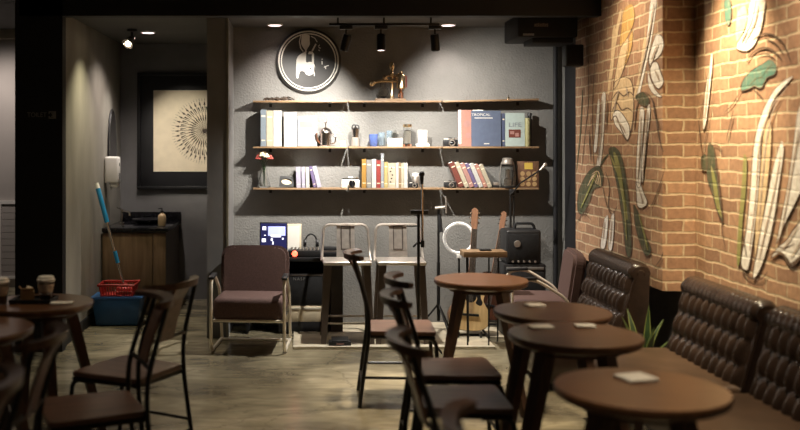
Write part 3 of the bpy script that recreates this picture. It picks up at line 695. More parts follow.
MB().lohi((-.022, -.0010, .018), (.024, -.0003, .026)).build('imprint_line', M['sign_white'], ob, smooth=False)
MB().lohi((-w/2+.012, .004, h+.0005), (-w/2+.10, .020, h+.008)).build('slip_edge', M['paper'], ob, smooth=False)
ob, w, h = facing('mid', 505.6, 525, 113, 'b_sky', 'pale green book with a red photo on its cover', y0=7.945, group=G, rz=.0)
text('title', 'LIFE', .052, M['b_slate'], ob, (-.0, -.0012, h*.64), sx=1.3)
MB().lohi((-w/2+.028, -.0012, h*.26), (w/2-.035, -.0002, h*.50)).build('cover_photo', M['b_maroon'], ob, smooth=False)
MB().lohi((-w/2+.04, -.0018, h*.36), (-w/2+.075, -.0013, h*.45)).lohi((0, -.0018, h*.29), (.03, -.0013, h*.4)).build('photo_figures', M['b_pink'], ob, smooth=False)
ob = book('mid', 501.9, 504.9, 113.5, 'b_navy', 'dark navy book edge between the blue and pale green books', group=G, y0=7.955)
t = thing('paper_roll', 'pale yellow rolled paper standing beside the pale green book', 'roll', (X(527.6, 7.955), 7.955, zs('mid')))
MB().lathe([(.021, 0), (.022, .004), (.022, .235), (.020, .243), (.010, .243), (.010, .02)], n=20).build('roll', M['b_olive'], t)
t = thing('paper_tube', 'black capped tube standing behind the yellow paper roll', 'tube', (X(529.5, 8.02), 8.02, zs('mid')))
MB().lathe([(.018, 0), (.018, .285), (.016, .29), (0, .29)], n=16).build('tube_body', M['black_plastic'], t)
# photo frame and catalogue beside the white book (bright zone)
def print_frame(u0, u1, v0, lv, y, label, tilt=-.12, col='paper', fr='white', pic='cream_paper'):
    w = (u1-u0)*y/F; h = Z(v0, y)-ZS[lv]
    t = thing('photo_frame', label, 'photo frame', (X((u0+u1)/2, y), y, zs(lv)+.002)); t.rotation_euler = (tilt, 0, 0)
    f_ = MB(); b_ = .011
    for lo, hi in (((-w/2, 0, 0), (w/2, .014, b_)), ((-w/2, 0, h-b_), (w/2, .014, h)), ((-w/2, 0, b_), (-w/2+b_, .014, h-b_)), ((w/2-b_, 0, b_), (w/2, .014, h-b_))): f_.lohi(lo, hi, bev=.001)
    f_.build('frame', M[fr], t); MB().lohi((-w/2+b_, .006, b_), (w/2-b_, .012, h-b_)).build('print', M[col], t, smooth=False)
    MB().lohi((-w*.2, .005, h*.45), (w*.26, .0058, h*.8)).build('image', M[pic], t, smooth=False)
    return t
print_frame(284, 296.5, 112.5, 'mid', 7.97, 'white framed print in the brightest spot of the middle shelf')
ob, w, h = facing('mid', 297.5, 317, 116, 'b_slate', 'pale catalogue standing behind the silver tea pot', y0=7.985, tilt=-.10, group=G)
MB().lohi((-w/2+.02, -.001, h*.62), (w/2-.03, -.0002, h*.82)).build('cover_photo', M['b_pink'], ob, smooth=False)
# silver tea pot / french press
t = thing('tea_pot', 'silver lidded tea pot with ball finial on the middle shelf', 'pot', (X(325.6, 7.985), 7.985, zs('mid')))
MB().lathe([(.052, 0), (.054, .006), (.048, .012), (.050, .10), (.056, .112), (.056, .118)], n=28).build('body', M['satin'], t)
MB().lathe([(.058, .119), (.056, .126), (.042, .150), (.018, .162), (.006, .166), (.005, .2), (.006, .2)], n=28).ball((0, 0, .212), .014).build('lid', M['satin'], t)
MB().tube(fillet([(.05, -.005, .1), (.088, -.02, .095), (.082, -.02, .03), (.05, -.005, .025)], .02), .006).build('handle', M['satin'], t)
MB().tube(fillet([(-.048, 0, .03), (-.075, -.01, .06), (-.08, -.01, .115)], .02), [.010]*8+[.007]*0 if False else .008).build('spout', M['copper'], t)
t = thing('sugar_box', 'tiny white box beside the silver tea pot', 'box', (X(343, 7.97), 7.97, zs('mid')))
MB().lohi((-.022, 0, 0), (.022, .04, .035), bev=.003).build('body', M['white'], t); MB().lohi((-.0235, -.0015, .0352), (.0235, .0415, .046), bev=.003).build('lid', M['paper'], t)
# moka pot
t = thing('moka_pot', 'small steel moka pot with arched top handle on the middle shelf', 'coffee pot', (X(355.5, 7.98), 7.98, zs('mid')))
def oct_(prof, o, n=8): return o.lathe(prof, n=n)
oct_([(.036, 0), (.040, .005), (.030, .07), (.028, .078)], MB()).build('boiler', M['gun_metal'], t)
oct_([(.029, .079), (.026, .09), (.036, .145), (.036, .15), (.012, .166), (0, .168)], MB()).build('pitcher', M['satin'], t)
MB().tube(fillet([(-.03, 0, .14), (-.028, 0, .185), (.028, 0, .185), (.03, 0, .14)], .025), .006).build('handle', M['black_plastic'], t)
MB().ball((0, 0, .174), .008).build('knob', M['black_plastic'], t)
# glasses
def tumbler(u, y, r, h, m, label, name='tumbler', handle=False, fill=None):
    t = thing(name, label, 'glass', (X(u, y), y, zs('mid')), group='drinking glasses on the middle shelf')
    MB().lathe([(0, 0), (r*.8, 0), (r*.86, .004), (r, h), (r*.93, h), (r*.78, .012), (0, .010)], n=20).build('bowl', M[m], t)
    if handle: MB().tube(fillet([(r*.9, 0, h*.75), (r*1.55, 0, h*.72), (r*1.5, 0, h*.25), (r*.85, 0, h*.25)], .012), .0045).build('handle', M[m], t)
    return t
tumbler(373.5, 7.97, .040, .105, 'blue_glass', 'deep blue patterned glass on the middle shelf')
tumbler(381.6, 8.0, .030, .12, 'pale_blue_glass', 'pale blue glass beside the deep blue glass', handle=True)
tumbler(389.2, 8.02, .024, .135, 'pale_blue_glass', 'tall pale blue glass behind the cream box pair')
tumbler(394.8, 8.03, .022, .14, 'glass', 'thin clear glass between cream box and beer glass')
for i, (u0, u1, lab) in enumerate(((387.6, 394.6, 'cream tea box under the tall pale blue glass'), (395, 402.4, 'cream tea box standing next to the copper banded glass'))):
    w = (u1-u0)*7.95/F
    t = thing('tea_box', lab, 'box', (X((u0+u1)/2, 7.95), 7.95, zs('mid')), group='cream boxes on the middle shelf')
    MB().lohi((-w/2, 0, 0), (w/2, .04, .07), bev=.002).build('body', M['cream_paper'], t); MB().lohi((-w/2+.006, -.0012, .015), (w/2-.008, -.0002, .05)).build('paper_label', M['paper'], t, smooth=False)
t = thing('copper_glass', 'tall glass with copper rim and base on the middle shelf', 'glass', (X(407.4, 7.975), 7.975, zs('mid')))
MB().lathe([(.033, .022), (.037, .178), (.034, .178), (.030, .026)], n=24).build('bowl', M['glass'], t)
MB().lathe([(0, 0), (.036, 0), (.036, .021), (0, .021)], n=24).build('base', M['copper'], t)
MB().lathe([(.0375, .165), (.040, .168), (.040, .188), (.0365, .19), (.0365, .168)], n=24).build('rim', M['brass'], t)
MB().lathe([(0, .027), (.029, .027), (.030, .13), (0, .13)], n=20).build('paper_insert', M['paper'], t)
t = thing('white_scale', 'white square gadget standing on a white tray on the middle shelf', 'gadget', (X(423, 7.96), 7.96, zs('mid')))
MB().lohi((-.055, -.02, 0), (.055, .07, .022), bev=.004).build('tray', M['white'], t)
MB().lohi((-.040, .02, .0225), (.040, .04, .14), bev=.008, seg=3).build('back_panel', M['white'], t); MB().lohi((-.028, .0185, .045), (.028, .0198, .125), bev=.0004).build('face', M['paper'], t)
MB().lohi((.02, -.005, .0225), (.05, .012, .035), bev=.002).build('key', M['gun_metal'], t)
def camera(u, lv, y, wpx, body, label, tele=True):
    w = wpx*y/F
    t = thing('film_camera', label, 'camera', (X(u, y), y, zs(lv)), group='old cameras on the shelves')
    MB().lohi((-w/2, 0, 0), (w/2, .035, w*.46), bev=.005, seg=2).build('body', M[body], t)
    MB().lohi((-w*.45, .003, w*.465), (w*.45, .032, w*.53), bev=.003).build('top_plate', M['gun_metal'] if body != 'white' else M['chrome'], t)
    MB().lohi((-w*.14, .0, w*.535), (w*.14, .03, w*.62), bev=.006).build('finder', M[body], t)
    l_ = MB().lathe([(w*.21, 0), (w*.21, .022), (w*.18, .03), (w*.16, .03), (w*.14, .02), (0, .02)], n=24, rot=(PI/2, 0, 0), c=(w*.08, -.0003, w*.23)).build('lens', M['gun_metal' if body != 'white' else 'chrome'], t)
    MB().lathe([(0, .0205), (w*.135, .0205), (w*.09, .026), (0, .028)], n=20, rot=(PI/2, 0, 0), c=(w*.08, -.0003, w*.23)).build('lens_glass', M['black_stone'], l_)
    MB().lathe([(.008, 0), (.008, .008), (0, .008)], n=12, c=(w*.33, .018, w*.532)).build('dial', M['chrome'], t)
camera(450.6, 'mid', 7.955, 14.5, 'black_plastic', 'dark film camera beside the coral book on the middle shelf')
camera(450.3, 'low', 7.945, 12, 'black_plastic', 'dark film camera beside the maroon slanted book on the lowest shelf')
camera(350.5, 'low', 7.95, 18, 'white', 'white and chrome camera beside the orange book')
camera(413.5, 'low', 7.955, 9.5, 'black_plastic', 'small dark camera beside the end of the upright book row')
t = thing('canister', 'small silver lidded canister behind the small dark camera', 'jar', (X(415.5, 8.03), 8.03, zs('low')))
MB().lathe([(.028, 0), (.03, .004), (.03, .09), (.028, .094)], n=20).build('body', M['gun_metal'], t); MB().lathe([(.031, .0945), (.031, .118), (.026, .124), (0, .126)], n=20).build('lid', M['white'], t)
# lowest shelf, vase and oval frame
vx = X(264, 7.995)
t = thing('flower_vase', 'clear glass bottle vase on the end of the lowest shelf', 'vase', (vx, 7.995, zs('low')))
MB().lathe([(0, 0), (.055, 0), (.058, .006), (.046, .06), (.028, .13), (.025, .2), (.031, .225), (.027, .225), (.021, .2), (.024, .13), (.042, .06), (.05, .01), (0, .008)], n=24).build('glass', M['glass'], t)
t = thing('flower_bunch', 'bunch of faded red and cream flowers in the glass vase', 'flowers', (vx, 7.995, zs('low')-.012))
s1 = MB(); 
heads = [(-.045, -.02, .27), (-.015, -.035, .295), (.02, -.03, .285), (.05, -.01, .27), (0, .02, .30), (-.03, .015, .29)]
for hx_, hy_, hz_ in heads: s1.tube([(0, 0, .02), (hx_*.12, hy_*.12, .17), (hx_*.5, hy_*.5, .23), (hx_, hy_, hz_-.01)], .003, 6)
s1.build('stems', M['leaf'], t)
for i, hh in enumerate(heads):
    o = MB()
    for ring, (nn, rr, tilt) in enumerate(((4, .008, .3), (6, .015, .8), (8, .021, 1.2))):
        for q in range(nn):
            a = 2*PI*q/nn+ring*.4; ca, sa = math.cos(a), math.sin(a)
            o.ball((hh[0]+rr*ca, hh[1]+rr*sa, hh[2]+.012*(2-ring)-.008), .011, (.9, .9, .7), 8)
    o.build('blossom', M['flower_cream' if i in (1, 2, 4) else 'flower_red'], t)
lv_ = MB()
for q in range(7):
    a = q*.9; p0 = Vector((.03*math.cos(a), .03*math.sin(a), .235)); p1 = Vector((.065*math.cos(a), .05*math.sin(a), .245)); s = Vector((-math.sin(a), math.cos(a), 0))*.012
    lv_.prism([p0, (p0+p1)/2+s, p1, (p0+p1)/2-s], (0, 0, .001))
lv_.build('leaves', M['leaf'], t)
t = thing('oval_frame', 'black square photo frame with an oval opening, leaning back', 'photo frame', (X(286.3, 7.95), 7.95, zs('low')+.010)); t.rotation_euler = (-.35, .08, 0)
w, h = 14.5*7.95/F, .092
fr = MB(); n = 40
inn = [(w*.36*math.cos(2*PI*q/n), h/2+h*.30*math.sin(2*PI*q/n)) for q in range(n)]
outer = []
for q in range(n):
    a = 2*PI*q/n; ca, sa = math.cos(a), math.sin(a); k_ = min(w/2/max(abs(ca), 1e-6), h/2/max(abs(sa), 1e-6)); outer.append((ca*k_, h/2+sa*k_))
bm = bmesh.new()
V = [[bm.verts.new((p_[0], y_, p_[1])) for p_ in L] for y_ in (0, .012) for L in (inn, outer)]
for q in range(n):
    r = (q+1) % n
    for a_, b_ in ((0, 1), (1, 3), (3, 2), (2, 0)): bm.faces.new((V[a_][q], V[a_][r], V[b_][r], V[b_][q]))
bmesh.ops.recalc_face_normals(bm, faces=bm.faces); fr._merge(bm); fr.build('frame', M['black_plastic'], t, smooth=False)
MB().lohi((-w/2+.004, .0122, .004), (w/2-.004, .015, h-.004)).build('print', M['cream_paper'], t, smooth=False)
# box and lantern at the end of the lowest shelf
t = thing('flat_box', 'flat black box between the slanted books and the lantern', 'box', (X(496.4, 7.96), 7.96, zs('low')))
MB().lohi((-.026, 0, 0), (.026, .08, .02), bev=.002).build('body', M['black_plastic'], t); MB().lohi((-.024, .005, .0205), (.024, .075, .045), bev=.002).build('lid', M['gun_metal'], t)
t = thing('glass_lantern', 'clear glass lantern jar with a steel burner and arched lid', 'lantern', (X(507.5, 7.97), 7.97, zs('low')))
MB().lathe([(0, 0), (.062, 0), (.062, .012), (.058, .016), (.0, .016)], n=28).build('base', M['black_metal'], t)
MB().lathe([(.056, .017), (.060, .06), (.058, .13), (.046, .18), (.042, .2), (.039, .2), (.043, .178), (.055, .13), (.056, .06), (.052, .02)], n=28).build('globe', M['glass'], t)
MB().lathe([(0, .017), (.03, .017), (.032, .07), (.02, .08), (.02, .15), (.012, .16), (0, .16)], n=20).build('burner', M['gun_metal'], t)
MB().lathe([(.050, .201), (.052, .21), (.046, .228), (.046, .245), (.036, .255), (0, .258)], n=28).build('lid', M['gun_metal'], t)
for q in (-1, 1): MB().tube([(q*.064, 0, .012), (q*.068, 0, .1), (q*.056, 0, .2), (q*.05, 0, .222)], .0035, 6).build('cage_wire', M['gun_metal'], t)
t = thing('patterned_box', 'brown patterned box with a yellow top panel at the end of the lowest shelf', 'box', (X(528.5, 7.99), 7.99, zs('low')))
w, h = 21*7.99/F, .225
MB().lohi((-w/2, 0, 0), (w/2, .05, h), bev=.003).build('body', mat('brown printed card', (.15, .075, .04), .6, var=.2, scale=30), t)
MB().lohi((-.035, -.0012, h*.70), (.035, -.0002, h*.95)).build('yellow_panel', mat('yellow card', (.60, .42, .08), .6), t, smooth=False)
o = MB()
for i in range(3):
    for j in range(3): o.lathe([(0, 0), (.020, 0), (.020, .001), (.013, .0012), (0, .0012)], n=14, rot=(PI/2, 0, 0), c=(-.052+.052*i, -.0002, .03+.045*j))
o.build('circle_print', mat('sand print', (.40, .26, .12), .6), t)
# top shelf things
t = thing('coffee_siphon', 'brass balance siphon coffee maker on the upper shelf', 'coffee maker', (X(390, 7.99), 7.99, zs('top'))); t.scale = (1.13, 1.0, 1.13)
MB().lohi((-.115, -.045, 0), (.115, .045, .016), bev=.004).build('base', M['shelf_edge'], t)
MB().lathe([(.024, .0165), (.019, .03), (.013, .05), (.013, .19), (.020, .205), (.013, .215), (.012, .235), (.02, .25), (.024, .268), (.014, .29), (.004, .30), (0, .30)], n=20, c=(.014, 0, 0)).build('column', M['brass'], t)
MB().tube(fillet([(-.13, -.02, .135), (-.08, -.015, .15), (.02, -.015, .15), (.07, -.005, .15)], .03), .015).ball((-.135, -.02, .132), .024).tube([(-.06, -.015, .15), (-.03, -.01, .185), (.02, -.008, .195), (.06, 0, .165)], .010).ball((-.04, -.014, .175), .02).ball((.05, -.012, .185), .018).build('balance_arm', M['brass'], t)
MB().lathe([(0, .017), (.012, .018), (.03, .03), (.046, .065), (.04, .095), (.02, .11), (.02, .135), (.017, .135), (.017, .11), (.037, .093), (.042, .065), (.027, .033), (0, .022)], n=24, c=(-.055, 0, 0)).build('glass_bulb', M['glass'], t)
MB().lathe([(0, .085), (.02, .087), (.036, .095), (.036, .19), (.028, .202), (.014, .208), (.014, .225), (0, .228)], n=24, c=(.083, -.012, 0)).build('boiler', M['brass'], t)
MB().lathe([(.012, .0165), (.02, .02), (.022, .06), (.010, .07), (.006, .088), (0, .088)], n=16, c=(.082, 0, 0)).build('burner', M['copper'], t)
MB().lathe([(.0345, .10), (.036, .11), (.036, .18), (.0345, .19)], n=24, c=(.094, 0, 0)).build('boiler_jacket', mat('dark red enamel', (.16, .03, .025), .3), t)
t = thing('dried_twigs', 'small dark bundle of dried twigs lying on the upper shelf', 'twigs', (X(276, 7.98), 7.98, zs('top')))
random.seed(3); o = MB()
for q in range(9):
    x0 = -.11+q*.022; a = [Vector((x0+j*.03, random.uniform(-.02, .02), .007+.024*math.sin(PI*j/3)*random.uniform(.3, 1.1))) for j in range(4)]; a[0].z = a[3].z = .0065
    o.tube(catmull(a, False, 3), .0062, 6)
o.build('branches', M['twig'], t)
o = MB()
for q in range(6): o.ball((-.09+q*.035, .005*(-1)**q, .016), .013, (1.3, .8, .8), 8)
o.build('pods', M['twig'], t)
t = thing('small_bell', 'tiny brass bell at the raised end of the upper shelf', 'bell', (X(508.5, 7.99), 7.99, zs('top')+.014))
MB().lathe([(.012, .0), (.013, .002), (.008, .014), (.004, .02), (0, .021)], n=16).build('cup', M['brass'], t); MB().tube([(0, 0, .02), (0, 0, .036)], .003).build('handle', M['twig'], t)

# ------------------------------------------------------------------ black appliance high in the corner
t = thing('corner_appliance', 'black boxy air conditioner high in the corner by the brick wall', 'air conditioner', (0, 0, 0))
MB().lohi((X(518, 7.25), 7.25, Z(37, 7.25)), (X(578, 7.25), 7.75, CE-.001), bev=.012).build('body', M['matt_black'], t)
MB().lohi((X(534, 7.25), 7.3, Z(42, 7.25)), (X(575, 7.25), 7.6, Z(37, 7.25)-.0005), bev=.006).build('drip_tray', M['matt_black'], t)
MB().lohi((X(523, 7.25), 7.246, Z(35.5, 7.25)), (X(534, 7.25), 7.2495, Z(33.5, 7.25))).build('vent_slot', M['sign_grey'], t, smooth=False)
bd = MB()
for q in range(8): bd.lohi((X(534.5+q*1.75, 7.25), 7.247, Z(26.6, 7.25)), (X(535.8+q*1.75, 7.25), 7.2495, Z(23.8-(q % 3)*.3, 7.25)))
bd.build('badge', M['stool_leg'], t, smooth=False)
t = thing('ceiling_speaker', 'small black speaker bracketed beneath the black appliance beside the bricks', 'speaker', (2.12, 7.36, Z(42, 7.25)-.167))
MB().box((0, 0, .07), (.14, .12, .17), bev=.012).build('cabinet', M['black_plastic'], t)
MB().lohi((-.06, -.066, .0), (.06, -.061, .14), bev=.002).build('grille', M['black_cloth'], t)
MB().tube([(0, 0, .155), (0, .0, .166)], .012).build('bracket', M['black_metal'], t)

# ------------------------------------------------------------------ stage: desk, amp, laptop
Yd0, Yd1 = 7.64, 7.99
dx0, dx1 = X(246, Yd0), X(343, Yd0); zd = Z(258, Yd0)
t = thing('equipment_desk', 'low black equipment desk under the shelves holding the laptop', 'desk', (dx0, Yd0, .0205))
W = dx1-dx0; hz = zd-.0205
MB().lohi((0, 0, hz-.03), (W, Yd1-Yd0, hz), bev=.003).build('top', M['black_plastic'], t)
MB().lohi((0, .02, 0), (.025, Yd1-Yd0, hz-.0305)).build('side_panel', M['black_plastic'], t, smooth=False)
MB().lohi((W-.10, .02, 0), (W, Yd1-Yd0, hz-.0305)).build('side_panel', mat('dark umber panel', (.05, .04, .033), .5), t, smooth=False)
MB().lohi((.025, Yd1-Yd0-.02, 0), (W-.1, Yd1-Yd0, hz-.0305)).build('back_panel', M['black_plastic'], t, smooth=False)
ax0, ax1 = X(281, 7.66), X(324.5, 7.66)
t = thing('plinth_case', 'black flight case on the platform beneath the beige crate', 'case', ((ax0+ax1)/2, 7.66, .0206))
w = ax1-ax0; h = Z(322, 7.66)-.0206
MB().lohi((-w/2, 0, 0), (w/2, .29, h), bev=.006).build('body', M['black_plastic'], t)
for sx in (-1, 1): MB().lohi((sx*w/2-.02, -.003, 0), (sx*w/2+.002, .02, h+.0)).build('corner_strip', M['black_metal'], t, smooth=False)
h0 = .0206+h+.0006; h1 = Z(306, 7.66)
t = thing('beige_crate', 'beige wooden crate under the black amplifier', 'crate', ((ax0+ax1)/2, 7.66, h0))
MB().lohi((-w/2, 0, 0), (w/2, .29, h1-h0), bev=.004).build('body', M['beige'], t)
MB().lohi((-w/2+.03, -.004, (h1-h0)-.03), (w/2-.03, -.0002, (h1-h0)-.012), bev=.001).build('front_rail', M['platform_edge'], t)
t = thing('guitar_amplifier', 'black amplifier with pale lettering under the equipment desk', 'amplifier', ((ax0+ax1)/2, 7.655, h1+.0006))
ha = Z(273, 7.66)-h1; 
MB().lohi((-w/2, .012, 0), (w/2, .28, ha), bev=.012).build('cabinet', M['black_plastic'], t)
MB().lohi((-w/2+.02, .004, .015), (w/2-.02, .0118, ha-.03), bev=.002).build('grille', M['black_cloth'], t)
MB().lohi((-w/2+.005, .002, ha-.024), (w/2-.005, .0115, ha-.014), bev=.001).build('trim_bar', M['stool_leg'], t)
text('lettering', 'NASP', .034, M['sign_grey'], t, (-.03, .0025, ha-.05), spacing=1.35)
t = thing('white_cable_coil', 'crumpled white cloth lying on the front edge of the beige crate', 'cloth', (X(317, 7.37), 7.372, h1+.001)) if False else None
# laptop on the desk top
t = thing('laptop', 'black laptop with a lit blue screen on the equipment desk', 'laptop', (X(273.5, 7.88), 7.88, zd+.0006))
lw = 28*7.9/F
MB().lohi((-lw/2, -.17, 0), (lw/2, .02, .016), bev=.003).build('keyboard_base', M['black_plastic'], t)
hb = .012; lh = Z(222.5, 7.9)-zd-.016
li = MB().lohi((-lw/2, 0, 0), (lw/2, .008, lh), bev=.002).build('lid', M['black_plastic'], t, loc=(0, .022, .0165), rot=(-.10, 0, 0))
MB().lohi((-lw/2+.009, -.0008, .03), (lw/2-.009, -.0001, lh-.010)).build('screen', M['screen'], li, smooth=False)
a = MB().lohi((-lw*.20, -.0014, lh*.55), (lw*.42, -.0009, lh*.86)); a.build('screen_window', M['screen_light'], li, smooth=False)
a = MB()
for (x0, z0, x1, z1) in ((-.40, .74, -.27, .86), (-.42, .34, -.28, .46), (-.1, .50, .26, .58), (-.10, .38, -.03, .46), (.30, .42, .36, .48), (-.05, .26, .0, .36), (-.34, .55, -.28, .58)): a.lohi((lw*x0, -.002, lh*z0), (lw*x1, -.0015, lh*z1))
a.build('screen_icons', M['screen_white'], li, smooth=False)
t = thing('propped_placard', 'cream placard propped upright behind the laptop', 'placard', (X(292.5, 7.93), 7.93, zd+.0008)); t.rotation_euler = (-.08, 0, 0)
MB().lohi((-.075, 0, 0), (.075, .01, Z(224, 7.93)-zd), bev=.002).build('backing', M['cream_paper'], t)
MB().lohi((-.06, -.0012, .02), (.06, -.0002, Z(224, 7.93)-zd-.02)).build('sheet', M['paper'], t, smooth=False)
t = thing('paper_stack', 'white paper stack beside the laptop on the equipment desk', 'papers', (X(271, 7.5)-.13, 7.5, zd+.0007))
t.location = (dx0-.02, 7.9, zd+.0007)
for q in range(5): MB().box((0, 0, .006+q*.0125), (.15, .11, .012), rot=(0, 0, .05*q-.1), bev=.001).build('sheaf', M['paper'], t)
t = thing('sound_mixer', 'black sound mixer with knobs and a red light on the desk', 'mixer', (X(305, 7.74), 7.74, zd+.0007))
MB().lohi((-.14, -.06, 0), (.13, .10, .055), bev=.006).build('body', M['black_plastic'], t)
kn = MB()
for i in range(8):
    for j in range(3): kn.lathe([(.009, .0555), (.007, .072), (0, .072)], n=10, c=(-.11+.031*i, -.03+.045*j, 0))
kn.build('knobs', M['gun_metal'], t)
MB().lathe([(.024, .0), (.024, .006), (.016, .014), (0, .015)], n=20, rot=(PI/2, 0, 0), c=(-.085, -.0605, .03)).build('red_light', M['red_led'], t)
t = thing('headphones', 'black headphones lying on top of the sound mixer', 'headphones', (X(311, 7.78), 7.78, zd+.0735))
MB().tube([(.05*math.cos(PI*q/12), 0, .035+.075*math.sin(PI*q/12)) for q in range(13)], .007).build('headband', M['black_plastic'], t)
for sx in (-1, 1): MB().lathe([(.030, -.012), (.034, 0), (.030, .014), (0, .016)], n=20, rot=(0, sx*PI/2, 0), c=(sx*.05, 0, .034)).build('ear_cup', M['black_plastic'], t)
t = thing('black_keyboard', 'flat black controller at the end of the equipment desk', 'controller', (X(331.8, 7.78), 7.78, zd+.0007))
MB().lohi((-.09, -.08, 0), (.095, .12, .04), bev=.006).build('body', M['black_plastic'], t); MB().lohi((-.08, -.07, .0405), (.085, -.01, .046)).build('keys', M['stool_leg'], t, smooth=False); MB().lohi((-.08, .01, .0405), (.085, .1, .07), bev=.008).build('hump', M['black_cloth'], t)
t = thing('foot_pedal', 'black foot pedal on the pale platform between the stool legs', 'pedal', (X(340, 7.14), 7.14, .0226))
MB().lohi((-.085, -.03, 0), (.085, .07, .03), bev=.005).build('base', M['black_plastic'], t); MB().box((0, .02, .04), (.13, .09, .012), rot=(.18, 0, 0), bev=.003).build('treadle', M['black_metal'], t)
MB().lohi((-.03, -.0335, .008), (.03, -.0305, .02)).build('name_plate', M['b_pink'], t, smooth=False)

# ------------------------------------------------------------------ bar stools
def make_stool(label):
    t = thing('bar_stool', label, 'stool', (0, 0, 0), group='metal bar stools on the platform')
    hs = .63
    MB().box((0, 0, hs-.012), (.38, .34, .03), bev=.012, seg=3).build('seat', M['gun_metal'], t)
    # legs splay outwards
    for sx in (-1, 1):
        for sy in (-1, 1):
            MB().bar((sx*.150, sy*.13, hs-.028), (sx*.186, sy*.175, 0), .058, .030, up=(0, 1, 0), w2=.042, d2=.026).build('leg', M['stool_leg'], t)
    k_ = .19; fz = .155
    MB().tube([(-.172, -.158, fz), (.172, -.158, fz), (.172, .158, fz), (-.172, .158, fz)], .009, closed=True).build('foot_ring', M['gun_metal'], t)
    MB().tube(fillet([(-.195, .10, hs-.02), (-.19, .16, hs+.06), (-.178, .2, hs+.262), (.178, .2, hs+.262), (.19, .16, hs+.06), (.195, .10, hs-.02)], .06, 6), .011).build('back_loop', M['gun_metal'], t)
    pl = MB().prism([(-.075, .150, hs+.005), (.075, .150, hs+.005), (.072, .206, hs+.262), (-.072, .206, hs+.262)], (0, .008, .0)).build('back_plate', M['gun_metal'], t)
    o = MB()
    for q in ((-.04, .06, -.032, .25), (.032, .06, .04, .25), (-.032, .24, .032, .25), (-.032, .06, .032, .07)):
        za, zb = hs+q[1], hs+q[3]; ya = lambda z_: .150+(z_-hs-.005)*.2-.0035
        o.prism([(q[0], ya(za), za), (q[2], ya(za), za), (q[2], ya(zb), zb), (q[0], ya(zb), zb)], (0, .0030, 0))
    o.build('embossed_panel', M['stool_leg'], pl, smooth=False)
    return t
st = make_stool('gunmetal bar stool nearer the equipment desk'); st.location = (X(347, 7.3), 7.36, .0206)
dup(st, (X(401, 7.3), 7.36, .0206), 0, 'gunmetal bar stool nearer the mic stands')

# ------------------------------------------------------------------ armchair design
def make_armchair(label):
    t = thing('armchair', label, 'armchair', (0, 0, 0), group='maroon tube frame armchairs')
    # faces -Y ; width on X
    MB().box((0, -.02, .33), (.53, .50, .16), bev=.04, seg=4).build('seat', M['maroon'], t)
    o = MB().prism([(p_.x, -.055, p_.y) for p_ in fillet([Vector((-.265, -.23, 0)), Vector((.265, -.23, 0)), Vector((.272, .235, 0)), Vector((-.272, .235, 0))], .11, 7, True)], (0, .11, 0), bev=.025)
    o.build('backrest', M['maroon'], t, loc=(0, .27, .525), rot=(-.17, 0, 0))
    for sx in (-1, 1):
        x = sx*.275
        pts = fillet([(x, .30, .0135), (x, -.27, .0135), (x, -.28, .54), (x, -.10, .575), (x, .20, .42), (x, .34, .016)], .09, 6)
        MB().tube(pts, .0125, 10).build('side_frame', M['cream_tube'], t)
        MB().box((x, -.17, .567), (.045, .20, .022), rot=(.06, 0, 0), bev=.009).build('arm_pad', M['black_plastic'], t)
    MB().tube([(-.275, -.275, .245), (.275, -.275, .245)], .011).build('front_rail', M['cream_tube'], t)
    MB().tube([(-.275, .24, .29), (.275, .24, .29)], .011).build('rear_rail', M['cream_tube'], t)
    MB().tube([(-.275, .27, .0135), (.275, .27, .0135)], .011).build('floor_bar', M['cream_tube'], t)
    MB().lohi((-.26, -.24, .225), (.26, .24, .249)).build('seat_board', M['black_plastic'], t, smooth=False)
    return t
ac = make_armchair('maroon armchair with pale tube frame below the laptop'); ac.scale = (1, .85, 1); ac.location = (X(251.5, 7.16), 7.16, .0); ac.rotation_euler = (0, 0, -.07)
dup(ac, (1.80, 7.12, 0), -PI/2-.12, 'maroon armchair beside the brick wall, behind the small round tables')
ac.location.z = .0

# ------------------------------------------------------------------ mic stands, ring light, guitars, amp
def tripod(o, z, r, zl=.02, n=3, a0=.3, rad=.008):
    for k in range(n):
        a = a0+2*PI*k/n; o.append(MB().tube([(0, 0, z), (r*math.cos(a), r*math.sin(a), zl)], rad, 8))
t = thing('mic_stand', 'tall black microphone stand with silver rod beside the bar stool', 'microphone stand', (X(418.5, 6.86), 6.86, 0))
zz = lambda v, Y=6.86: Z(v, Y)
MB().tube([(0, 0, .05), (0, 0, zz(211))], .011).build('pole', M['black_metal'], t)
legs = []; tripod(legs, .22, .19, .008)
for l in legs: l.build('leg', M['black_metal'], t)
MB().lohi((-.06, -.02, zz(214)), (.07, .02, zz(210)), bev=.004).build('clutch', M['black_plastic'], t)
MB().tube([(.028, -.02, zz(243)), (.024, -.02, zz(184))], .008).build('boom', M['chrome'], t)
MB().tube([(.028, -.02, zz(247)), (.028, -.02, zz(240))], .014).build('counterweight', M['black_plastic'], t)
MB().tube([(.024, -.02, zz(184)), (.02, -.03, zz(176))], [.010, .016]).ball((.02, -.03, zz(174)), .022).build('microphone', M['black_metal'], t)
MB().tube([(-.09, -.0, zz(226)), (.01, -.0, zz(226))], .006).tube([(-.04, 0, zz(247)), (-.01, 0, zz(243)), (.028, -.02, zz(243))], .008).build('clip_bar', M['black_metal'], t)
t = thing('mic_stand', 'black microphone stand standing between the stools and the ring light', 'microphone stand', (X(438.5, 7.72), 7.72, .0206))
zz = lambda v, Y=7.72: Z(v, Y)-.0206
MB().tube([(0, 0, .08), (0, 0, zz(213))], .010).tube([(0, 0, .08), (0, 0, zz(262))], .014).build('pole', M['black_metal'], t)
legs = []; tripod(legs, .22, .17, .008, a0=.9)
for l in legs: l.build('leg', M['black_metal'], t)
